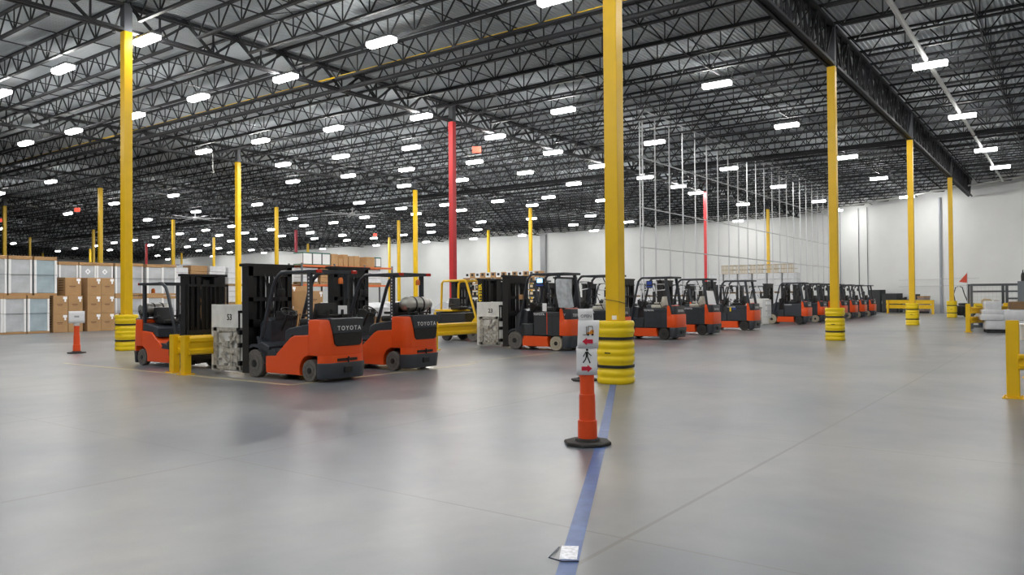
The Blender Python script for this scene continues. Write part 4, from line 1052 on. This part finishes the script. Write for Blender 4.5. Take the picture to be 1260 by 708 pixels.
# second row behind
for n_, (x, di) in enumerate([(16.75, False), (17.75, False), (18.75, True), (19.62, True), (20.6, False), (22.35, False)]):
    l_ = ['grey wrapped appliance behind the crowning carton', 'white edged wrapped appliance standing behind the left carton block', 'wrapped appliance with diamond label, left one of two', 'wrapped appliance with diamond label, right one of two',
          'wrapped appliance just left of the tall left column', 'wrapped appliance right of the tall left column above the forklift'][n_]
    wrapped_unit(l_ + ', upper', x, 41.6, 1.80, 0.86 if n_ in (2, 3) else 0.95, 0.95, 1.72, False, W_, di)
    wrapped_unit(l_ + ', lower', x, 41.6, 0, 0.86 if n_ in (2, 3) else 0.95, 0.95, 1.80, False, W_, False)
for n_, x in enumerate([19.62, 20.35]):
    carton('darker brown carton on the floor right of the carton blocks, %s' % ['left', 'right'][n_], x, 40.6, 0, 0.7, 0.8, 0.85, C_, dark=True)
for n_, x in enumerate([21.45, 23.4]):
    for k in range(2):
        wrapped_unit('wrapped appliance behind the tall left column, %s of pair %s' % (['lower', 'upper'][k], ['left', 'right'][n_]), x, 41.9, k * 1.8, 0.85, 0.95, 1.76, False, W_)
# rows behind the forklifts: cartons near, wrapped pallets farther
def pallet(t, w, d):
    def f(b):
        for k in range(5): b.box(0 + k * (w - 0.1) / 4, 0.1 + k * (w - 0.1) / 4, 0, d, 0.11, 0.135)
        for yy in (0, d / 2 - 0.04, d - 0.08): b.box(0, w, yy, yy + 0.08, 0.02, 0.11)
        b.box(0, w, 0, d, 0.0, 0.02); return b
    key_part(('pal', round(w, 2), round(d, 2)), 'pallet', M['wood'], t, f)
def pallet_load(label, x, y, z, w, d, h, tone, grp):
    t = thing('pallet_load', label, 'pallet load', (x, y, z), 0, grp); pallet(t, w, d)
    m = M[tone]; rows_ = 3
    for k in range(rows_):
        hz = (h - 0.14) / rows_; off = random.uniform(-0.03, 0.03)
        key_part(('pl', round(w, 2), round(d, 2), round(h, 2), k, tone), 'wrapped_layer', m, t, lambda b: b.box(0.02 + off, w - 0.02 + off, 0.02, d - 0.02, 0.14 + k * hz, 0.14 + (k + 1) * hz - 0.012, 0.02, 1))
    return t
PGR = 'pallet loads in the rear storage rows'
random.seed(4)
# brown cartons between the left forklift's mast and the 53 plate
for n_, (x, y, z, w, h) in enumerate([(24.0, 32.2, 0, 1.15, 1.2), (24.0, 32.2, 1.2, 1.15, 0.98), (25.35, 32.6, 0, 1.1, 1.2), (25.35, 32.6, 1.2, 1.1, 1.0), (24.95, 31.2, 0, 1.1, 1.0), (24.95, 31.2, 1.0, 1.1, 0.92),
                                      (20.5, 33.5, 0, 1.2, 1.1), (20.5, 33.5, 1.1, 1.2, 0.9), (21.9, 33.5, 0, 1.2, 1.1), (22.6, 32.4, 0, 1.1, 1.1)]):
    carton('brown carton seen %s, %s' % ('between the black mast and the 53 plate' if n_ < 6 else 'through the left forklift', ['left lower', 'left upper', 'right lower', 'right upper', 'front lower', 'front upper', 'first', 'stacked on the first', 'second', 'third'][n_]), x, y, z, w, 0.95, h, 'cartons behind the left forklift')
# pallet rows
k_ = 0
for row, (y, x0, x1, zt, lv) in enumerate([(45.5, 24.6, 33.0, 1.22, 3), (52.0, 28.2, 38.2, 1.32, 3), (60.5, 32.5, 44.4, 1.48, 3), (70.5, 38, 52, 1.62, 3)]):
    x = x0
    while x < x1:
        for l in range(lv):
            tone = random.choice(['wrapwhite', 'wrapwhite', 'carton', 'wrap', 'cartondark', 'wrapwhite']) if l < lv - 1 else random.choice(['wrapwhite', 'wrapwhite', 'wrapwhite', 'wrap', 'carton'])
            h = zt * random.uniform(0.88, 1.1) if l == lv - 1 else zt
            pallet_load('stretch wrapped %s pallet load, %s tier of the %s storage row' % ({'wrapwhite': 'white', 'carton': 'brown', 'wrap': 'grey', 'cartondark': 'dark brown'}[tone], ['lower', 'middle', 'upper'][l], ['nearest', 'second', 'third', 'rearmost'][row]),
                        x, y, l * zt, 1.2, 1.0, h, tone, PGR)
        x += 1.35

# tall rack with glass sided crates and cartons on top, left of centre behind the forklift masts
def rack(label, x, y, w, d, levels, rz=0.0, beam='rackorange', bays=3):
    t = thing('storage_rack', label, 'storage rack', (x, y, 0), rz)
    H = levels[-1] + 0.1
    for k in range(bays + 1):
        xx = w * k / bays
        for yy in (0, d): MB().box(xx - 0.045, xx + 0.045, yy - 0.04, yy + 0.04, 0, H).build('upright', M['greysteel'], t)
    for z in levels:
        MB().box(0, w, -0.03, 0.03, z - 0.12, z).build('beam', M[beam], t); MB().box(0, w, d - 0.03, d + 0.03, z - 0.12, z).build('beam', M[beam], t)
        MB().box(0, w, 0.03, d - 0.03, z - 0.03, z).build('shelf', M['wood'], t)
    return t
rack('long storage rack with orange beams behind the leading forklifts', 29.0, 36.6, 7.4, 1.2, [1.2, 2.4, 3.55], beam='rackorange')
def on_rack(x, z, w, h, kind, label, y=36.75, d=0.9):
    if kind == 'crate':
        t = thing('display_crate', label, 'crate', (x, y, z), 0, 'glass sided crates on the rack')
        MB().box(0.02, w - 0.02, 0.02, d - 0.02, 0.06, h - 0.06).build('white_lining', M['white'], t)
        MB().box(0, w, 0, d, h - 0.07, h, 0.005, 1).build('green_lid', M['green'], t); MB().box(0, w, 0, d, 0, 0.07, 0.005, 1).build('green_base', M['green'], t)
        for q in (0, w - 0.03): MB().box(q, q + 0.03, 0, 0.03, 0.07, h - 0.07).build('corner_bar', M['greysteel'], t)
    else: carton(label, x, y, z, w, d, h, 'cartons on the rack', cat='carton', lab=False)
XR = 29.1
seq = [(0.10, 0.70, 0.76, 'crate'), (0.82, 0.70, 0.76, 'crate'), (1.54, 0.64, 0.76, 'crate'), (2.25, 0.52, 0.74, 'c'), (2.82, 0.34, 0.48, 'c'), (3.22, 0.36, 0.74, 'c'), (3.66, 0.42, 0.66, 'c'), (4.12, 0.44, 0.68, 'c'), (5.15, 0.70, 0.66, 'c'), (5.95, 0.5, 0.66, 'crate')]
ordn = ['first', 'second', 'third', 'fourth', 'fifth', 'sixth', 'seventh', 'eighth', 'ninth', 'tenth', 'eleventh', 'twelfth', 'thirteenth', 'fourteenth']
for n_, (dxr, w, h, kk) in enumerate(seq):
    on_rack(XR + dxr, 3.55, w, h, 'crate' if kk == 'crate' else 'carton', ('white crate with dark green lid, ' if kk == 'crate' else 'brown carton, ') + ordn[n_] + ' from left on top of the orange beam rack')
for n_ in range(5):
    tone = ['wrapwhite', 'carton', 'wrapwhite', 'wrap', 'wrapwhite', 'carton', 'wrapwhite'][n_]
    pallet_load('%s load, middle level of the orange beam rack, %s from left' % ('white' if tone == 'wrapwhite' else 'grey' if tone == 'wrap' else 'brown', ordn[n_]), 29.15 + n_ * 1.3 + (0.0), 36.7, 2.4, 1.15, 0.95, 1.0, tone, 'loads on the orange beam rack')
    pallet_load('%s load at floor level under the orange beam rack, %s from left' % ('white' if tone == 'wrapwhite' else 'grey' if tone == 'wrap' else 'brown', ordn[n_]), 29.15 + n_ * 1.3, 36.7, 0, 1.15, 0.95, 1.05, tone, 'loads on the orange beam rack')
# white covered goods under the red column: low pallets with draped covers
for n_, (x, y, h) in enumerate([(24.5, 23.5, 1.25), (24.9, 24.9, 1.3), (28.0, 23.6, 1.28), (25.0, 21.3, 1.3), (23.0, 24.6, 1.3), (29.6, 23.0, 1.35), (21.6, 25.2, 1.3)]):
    t = thing('covered_load', 'white sheeted load behind the gas cylinder forklift, ' + ordn[n_] + ' of the low row', 'covered load', (x, y, 0), 0, 'white covered loads')
    pallet(t, 1.2, 1.2)
    MB().box(0.05, 1.15, 0.05, 1.15, 0.14, h * 0.6, 0.02, 1).build('cartons', M['carton'], t)
    MB().prism([(-0.02, h * 0.55), (-0.05, h * 0.85), (0.3, h * 1.0), (0.8, h * 1.04), (1.25, h * 0.86), (1.22, h * 0.55)], -0.02, 1.22, 'X', 0.02, 1).build('white_cover', M['wrapwhite'], t)
# bin shelving behind the central forklifts: two visible rows of white and brown bins
sh_ = thing('bin_shelving', 'long shelving with two upper rows of small bins behind the centre forklifts', 'shelving', (44, 29.9, 0))
for k in range(6):
    for xx in (0, 0.8): MB().box(xx - 0.03, xx + 0.03, k * 1.36 - 0.03, k * 1.36 + 0.03, 0, 3.0).build('upright', M['greysteel'], sh_)
for z in (0.5, 1.05, 1.6, 2.10, 2.58, 3.00): MB().box(-0.03, 0.83, -0.05, 6.9, z - 0.06, z).build('shelf', M['carton'] if z > 1.9 else M['greysteel'], sh_)
for r_, z in enumerate((0.5, 1.05, 1.6, 2.10, 2.58, 3.00)):
    for k in range(14):
        if r_ < 4 and random.random() < 0.25: continue
        tone = 'black' if r_ < 4 else ('white', 'brown')[(k + r_) % 2]
        b = thing('storage_bin', '%s bin on the bin shelving, %s row, %s from the right' % (tone, ['lowest', 'second', 'third', 'fourth', 'fifth', 'top'][r_], ordn[k]), 'bin', (44.02, 29.92 + k * 0.485, z), 0, 'bins on the shelving row %d' % (r_ + 1))
        mm = {'black': 'blackplastic', 'white': 'white', 'brown': 'carton'}[tone]
        key_part(('bin', mm), 'bin_body', M[mm], b, lambda q: q.box(0, 0.6, 0, 0.42, 0, 0.36, 0.01, 1))
        key_part(('bino', r_ < 4), 'bin_opening', M['blackplastic' if r_ > 3 else 'beige'], b, lambda q: q.box(-0.006, 0.0, 0.09, 0.31, 0.12, 0.30))
# white wrapped stacks at the angled wall end of the hall, behind the forklift row
for n_ in range(13):
    y = 18.6 + n_ * 1.28; tall = n_ < 6
    for l in range(2):
        hh_ = 1.72 if tall else 1.5
        pallet_load('white wrapped load in the pale stacks beyond the forklifts, %s tier, %s part' % (['lower', 'upper'][l], 'taller right' if tall else 'lower left'), 65.6, y, l * hh_, 1.2, 1.2, hh_, 'wrapwhite', 'white wrapped stacks by the angled wall')
for n_ in range(5):
    y = 18.9 + n_ * 1.28
    t = thing('mesh_basket', 'beige mesh basket on top of the pale stacks beyond the forklifts', 'basket', (65.7, y, 3.44), 0, 'beige baskets on the pale stacks')
    key_part('basket', 'basket_body', M['beige'], t, lambda b: ([b.box(0, 0.02, q * 0.1, q * 0.1 + 0.05, 0, 0.75) for q in range(12)], [b.box(0, 1.1, 0, 1.15, z, z + 0.04) for z in (0, 0.35, 0.72)], b)[2])

# ------------------------------------------------------------------ right hand side by the angled wall
ang = math.atan2(dy, dx)  # direction of the angled wall
def cab(name, label, cat, px_, py_, w, d, h, m, rz, doors=2, drawers=0, group=None):
    t = thing(name, label, cat, (px_, py_, 0), rz, group)
    MB().box(0, w, 0, d, 0.05, h, 0.01, 1).build('body', m, t)
    MB().box(0.03, w - 0.03, 0.03, d - 0.03, 0, 0.05).build('plinth', M['blackplastic'], t)
    for k in range(doors):
        w0 = w / doors
        dd = MB().box(k * w0 + 0.015, (k + 1) * w0 - 0.015, d, d + 0.015, 0.12, h - 0.06, 0.004, 1).build('door', m, t)
        MB().box(k * w0 + (w0 - 0.08 if k % 2 == 0 else 0.05), k * w0 + (w0 - 0.05 if k % 2 == 0 else 0.08), d + 0.015, d + 0.03, h * 0.45, h * 0.6).build('handle', M['galv'], dd)
    for k in range(drawers):
        h0 = (h - 0.2) / drawers
        dd = MB().box(0.02, w - 0.02, d, d + 0.015, 0.1 + k * h0 + 0.01, 0.1 + (k + 1) * h0 - 0.01, 0.004, 1).build('drawer', m, t)
        MB().box(0.1, w - 0.1, d + 0.015, d + 0.035, 0.1 + (k + 0.7) * h0, 0.1 + (k + 0.7) * h0 + 0.025).build('handle', M['galv'], dd)
    return t
# local +y of each cabinet points away from the wall (toward the hall): rotate by wall direction
rzW = ang
def W(y, off): p = wallpt(y, off, 0); return p[0], p[1]
darkcab = mat('dark_grey_cabinet', (0.03, 0.034, 0.036), 0.5); bluecab = mat('blue_cabinet', (0.03, 0.10, 0.20), 0.45)
cab('tool_cabinet', 'tall dark grey cabinet by the angled wall, left of the benches', 'cabinet', *W(12.75, 0.9), 1.35, 0.6, 1.95, darkcab, rzW)
cab('parts_cabinet', 'blue cabinet next to the last forklift', 'cabinet', *W(13.98, 0.9), 0.8, 0.6, 1.3, bluecab, rzW, 0, 4)
cab('low_cabinet', 'lower dark cabinet between the tall one and the second yellow column', 'cabinet', *W(11.2, 0.9), 1.8, 0.6, 1.62, darkcab, rzW, 3)
def bench(label, y, off, w):
    t = thing('workbench', label, 'workbench', (*W(y, off), 0), rzW, 'dark workbenches')
    MB().box(0, w, 0, 0.75, 0.86, 0.92, 0.008, 1).build('worktop', M['greysteel'], t)
    for xx in (0.03, w - 0.09):
        for yy in (0.03, 0.66): MB().box(xx, xx + 0.06, yy, yy + 0.06, 0, 0.86).build('leg', M['greysteel'], t)
    MB().box(0.05, w - 0.05, 0.06, 0.70, 0.2, 0.24).build('lower_shelf', M['greysteel'], t)
    MB().box(0.08, w * 0.5, 0.1, 0.66, 0.24, 0.84, 0.01, 1).build('drawer_unit', darkcab, t)
    return t
bench('dark workbench behind the double yellow rail', 8.95, 0.9, 2.6)
def bmach(name, label, y, off, z, parts_, rz=rzW, cat='machine'):
    t = thing(name, label, cat, (*W(y, off), z), rz)
    for nm_, m, (a, b_, c, d, e, f_) in parts_: MB().box(a, b_, c, d, e, f_, 0.01, 1).build(nm_, m, t)
    return t
bmach('monitor', 'dark monitor on the workbench between the two rear yellow columns', 9.6, 1.3, 0.92, [('screen', M['black'], (-0.3, 0.3, 0, 0.05, 0.18, 0.62)), ('stand', M['blackplastic'], (-0.04, 0.04, -0.05, 0, 0.0, 0.3)), ('foot', M['blackplastic'], (-0.14, 0.14, -0.1, 0.1, 0, 0.02))], cat='monitor')
bmach('bench_grinder', 'small black grinder on the workbench right of the second column', 10.8, 1.3, 0.92, [('motor', M['blackplastic'], (-0.16, 0.16, -0.1, 0.1, 0.12, 0.34)), ('wheel_guard', M['black'], (-0.26, -0.17, -0.12, 0.12, 0.08, 0.38)), ('pedestal', M['blackplastic'], (-0.08, 0.08, -0.08, 0.08, 0, 0.13))], cat='tool')
bmach('toolbox', 'low dark toolbox on the workbench', 10.1, 1.3, 0.92, [('box', M['blackplastic'], (-0.4, 0.4, -0.15, 0.15, 0, 0.17)), ('lid', M['greysteel'], (-0.4, 0.4, -0.15, 0.15, 0.175, 0.21))], cat='toolbox')
bmach('waste_cart', 'grey and pink cart beside the rearmost column', 8.6, 1.9, 0, [('bin', mat('pinkish_grey', (0.32, 0.24, 0.23), 0.6), (-0.35, 0.35, -0.3, 0.3, 0.15, 1.25)), ('lid', M['carton'], (-0.37, 0.37, -0.32, 0.32, 1.26, 1.38)), ('wheel_base', M['blackplastic'], (-0.3, 0.3, -0.25, 0.25, 0.0, 0.15))], cat='cart')
for n_, z in enumerate((2.2, 2.75)):
    tag(MB().tube([wallpt(12, 0.35, z), wallpt(5.6, 0.35, z)], 0.025, 6).build('wall_rail', M['galv'], smooth=True), 'thin horizontal rail on the angled wall above the benches, %s one' % ['lower', 'upper'][n_], 'rail', kind='thing')
tag(MB().tube([wallpt(8.62, 0.15, 0.0), wallpt(8.62, 0.15, 9.4)], 0.09, 8).build('downpipe', mat('pale_blue_grey_pipe', (0.42, 0.45, 0.50), 0.5), smooth=True), 'grey vertical pipe on the angled wall left of the rearmost column', 'pipe', kind='thing')

for n_, yy in enumerate((15.2, 16.1, 18.1)):
    tag(MB().tube([wallpt(yy, 0.08, 1.5), wallpt(yy, 0.08, 9.6)], 0.03, 6).build('wall_conduit', M['greysteel'], smooth=True), 'thin vertical conduit on the angled wall, %s from the right' % ['first', 'second', 'third'][n_], 'conduit', kind='thing')
# walk-behind sweeper with a hoop handle
sw = thing('floor_sweeper', 'black walk behind sweeper with looped handle, right of the rearmost column', 'sweeper', (57.5, 5.75, 0), R(-50))
MB().box(-0.55, 0.55, -0.4, 0.4, 0.12, 0.75, 0.12, 3).build('body', M['blackplastic'], sw, smooth=True)
MB().box(-0.2, 0.6, -0.35, 0.35, 0.76, 0.92, 0.05, 2).build('hopper_lid', M['black'], sw, smooth=True)
for s in (-1, 1):
    MB().tube([(-0.45 * s - 0.1, 0.25 * 0, 0.7), (-0.36 * s - 0.35, 0, 1.5), (-0.22 * s - 0.35, 0, 1.95), (-0.05 * s - 0.35, 0, 2.0)], 0.028, 8).build('handle', M['black'], sw, smooth=True)
    MB().lathe([(0.14, -0.04), (0.15, 0), (0.14, 0.04)], (0.2 * s, -0.42, 0.15), axis='Y', seg=18).build('wheel', M['rubber'], sw, smooth=True)
MB().box(-0.05, 0.08, -0.40, -0.36, 0.8, 1.1).build('green_key', M['green'], sw)

# pallet of shrink wrapped white boxes
wp = thing('wrapped_pallet', 'pallet of white boxes in shrink wrap standing at the right', 'pallet load', (34.25, 2.75, 0), R(-80))
key_part(('pal', 'x'), 'pallet', M['blackplastic'], wp, lambda b: ([b.box(0.05 + k * 0.27, 0.15 + k * 0.27, 0, 1.1, 0.10, 0.13) for k in range(6)], [b.box(0.05, 1.5, q, q + 0.09, 0.0, 0.10) for q in (0, 0.5, 1.0)], b)[2])
for (nm_, (a, b_, c, d, e, f_)) in (('wrapped_box', (0.02, 0.75, 0.0, 1.1, 0.13, 0.50)), ('wrapped_box', (0.74, 1.5, 0.02, 1.1, 0.13, 0.50)), ('wrapped_box', (-0.14, 0.62, -0.04, 1.08, 0.48, 0.72)), ('wrapped_box', (0.60, 1.55, -0.02, 1.1, 0.48, 0.88)), ('wrapped_box', (-0.08, 0.62, -0.02, 1.05, 0.70, 0.89)), ('wrapped_box', (0.02, 0.56, 0.1, 0.95, 0.87, 1.22))):
    MB().box(a, b_, c, d, e, f_, 0.045, 2).build(nm_, M['wrapwhite'], wp, smooth=True)
carton('brown carton resting on the shrink wrapped pallet at the right', 34.7, 1.98, 0.895, 0.9, 0.5, 0.30, None, dark=True, rz=R(-80), lab=False)
# steel work frame behind it
fr = thing('storage_rack', 'dark grey steel rack frame with wire panels behind the wrapped pallet', 'rack', (38.2, 3.55, 0), R(-76))
for xx in (0, 1.30, 2.6, 3.9):
    for yy in (0, 0.8): MB().box(xx - 0.045, xx + 0.045, yy - 0.045, yy + 0.045, 0, 1.92).build('upright', M['greysteel'], fr)
for yy in (0, 0.8):
    for z in (1.84, 0.05): MB().box(-0.04, 3.94, yy - 0.04, yy + 0.04, z, z + 0.09).build('beam', M['greysteel'], fr)
MB().box(0.05, 1.95, -0.03, 0.3, 1.56, 1.63).build('shelf', M['greysteel'], fr)
MB().box(1.35, 3.9, -0.03, 0.03, 1.26, 1.33).build('shelf', M['greysteel'], fr)
MB().box(-0.04, 3.94, 0, 0.8, 0.84, 0.88).build('shelf', M['greysteel'], fr)
wm = MB()
for k in range(27): wm.box(0.05 + k * 0.145, 0.058 + k * 0.145, 0.79, 0.80, 0.9, 1.82)
for k in range(7): wm.box(0.05, 3.85, 0.79, 0.80, 0.92 + k * 0.145, 0.93 + k * 0.145)
wm.build('wire_panel', M['pipewhite'], fr)
for n_, (xx, w, h, m, lab, cat) in enumerate([(0.15, 0.3, 0.22, 'guardyellow', 'yellow plastic case at the left end of the grey frame', 'case'), (0.42, 0.42, 0.42, 'beige', 'tan tangled bag heaped on the grey frame', 'bag'), (0.85, 0.3, 0.34, 'carton', 'small brown carton on the grey frame shelf', 'carton'), (1.0, 0.35, 0.2, 'wrapwhite', 'small white bundle on the grey frame shelf', 'bundle'), (1.75, 0.4, 0.42, 'beige', 'tan box right of the frame upright', 'box'), (2.3, 0.45, 0.36, 'carton', 'brown box at the right part of the grey frame', 'box')]):
    t = thing('stored_item', lab, cat, (38.2 + xx * math.cos(R(-76)) + 0.2 * math.sin(R(76)), 3.55 + xx * math.sin(R(-76)) + 0.2 * math.cos(R(76)), 0.88), R(-76))
    t.name = {'case': 'plastic_case', 'bag': 'heaped_bag', 'carton': 'small_carton', 'bundle': 'wrapped_bundle', 'box': 'stored_box'}[cat]
    MB().prism([(0, 0), (0, h * 0.8), (w * 0.2, h), (w * 0.75, h * 0.94), (w, h * 0.7), (w, 0)], 0.0, 0.3, 'Y', 0.02, 2).build('body', M[m], t, smooth=True)
    MB().box(w * 0.15, w * 0.85, -0.005, 0.0, h * 0.3, h * 0.42).build('band', M['cartonprint'], t)
nb = thing('plastic_tote', 'dark blue tote on the floor under the grey frame', 'tote', (38.0, 3.25, 0), R(-76))
MB().prism([(0.04, 0.145), (0, 0.42), (0.85, 0.42), (0.81, 0.145)], 0.0, 0.5, 'Y', 0.01, 1).build('tub', M['navy'], nb); MB().box(-0.02, 0.87, -0.02, 0.52, 0.42, 0.46, 0.008, 1).build('rim', M['blue'], nb)
fl = thing('safety_flag', 'small orange triangular flag on a thin pole above the grey frame', 'flag', (38.25, 3.70, 0))
MB().tube([(0, 0, 0), (0, 0, 2.45)], 0.012, 6).build('pole', M['galv'], fl)
MB().prism([(0.0, 2.42), (0.02, 1.98), (0.32, 2.02)], -0.004, 0.004, 'Y').build('pennant', M['flag'], fl).rotation_euler = (0, 0, R(105))
gc = cab('grey_cabinet', 'tall grey cabinet at the right picture edge', 'cabinet', 37.5, 0.9, 0.88, 0.5, 2.0, mat('blue_grey_cabinet', (0.16, 0.18, 0.20), 0.5), R(82))
for n_, (a, b_) in enumerate([(37.52, 1.66), (37.50, 1.50), (37.46, 1.32)]):
    t = thing('spray_bottle', 'black bottle on top of the tall grey cabinet, %s one' % ['left', 'middle', 'right'][n_], 'bottle', (a - 0.2, b_, 2.0), 0, 'black bottles on the grey cabinet')
    MB().lathe([(0.07, 0), (0.075, 0.2), (0.06, 0.3), (0.025, 0.36), (0.02, 0.42)], seg=14).build('bottle_body', M['blackplastic'], t, smooth=True); MB().box(-0.02, 0.05, -0.015, 0.015, 0.42, 0.46).build('nozzle', M['black'], t)
# white bin box fixed on the tall rail at the picture edge
bx = thing('white_bin', 'white plastic bin hanging behind the tall rail post at the right edge', 'bin', (13.35, 0.62, 0), R(-55))
MB().prism([(0.0, 0.80), (-0.02, 1.02), (0.5, 1.02), (0.48, 0.80)], -0.0, 0.3, 'Y', 0.01, 1).build('bin_body', M['white'], bx); MB().box(-0.03, 0.51, -0.015, 0.315, 1.02, 1.035).build('bin_rim', M['paper'], bx)
MB().box(0.15, 0.3, -0.006, -0.001, 0.90, 0.93).build('bin_mark', M['blackink'], bx)

# ------------------------------------------------------------------ world, camera, colour
w_ = bpy.data.worlds.new('World'); bpy.context.scene.world = w_; w_.use_nodes = True
w_.node_tree.nodes['Background'].inputs['Color'].default_value = (0.02, 0.02, 0.02, 1)
w_.node_tree.nodes['Background'].inputs['Strength'].default_value = 0.0
LAMP = 84.0
M['lamp'].node_tree.nodes['Principled BSDF'].inputs['Emission Strength'].default_value = LAMP

cam = bpy.data.cameras.new('Camera'); co = bpy.data.objects.new('Camera', cam); COL.objects.link(co)
cam.sensor_fit = 'HORIZONTAL'; cam.sensor_width = 36; cam.lens = CF / 1260 * 36; cam.clip_end = 400; cam.clip_start = 0.05
mw = Matrix((( cr.x, cu_.x, -fw.x, 0), (cr.y, cu_.y, -fw.y, 0), (cr.z, cu_.z, -fw.z, CH), (0, 0, 0, 1)))
co.matrix_world = mw
sc = bpy.context.scene; sc.camera = co
sc.view_settings.view_transform = 'Standard'; sc.view_settings.look = 'None'
sc.view_settings.gamma = 1; sc.view_settings.use_curve_mapping = False
sc.view_settings.exposure = 0.45
sc.cycles.use_denoising = True
sc.cycles.max_bounces = 6; sc.cycles.diffuse_bounces = 4; sc.cycles.glossy_bounces = 3; sc.cycles.transparent_max_bounces = 6
sc.cycles.sample_clamp_indirect = 4; sc.cycles.sample_clamp_direct = 14
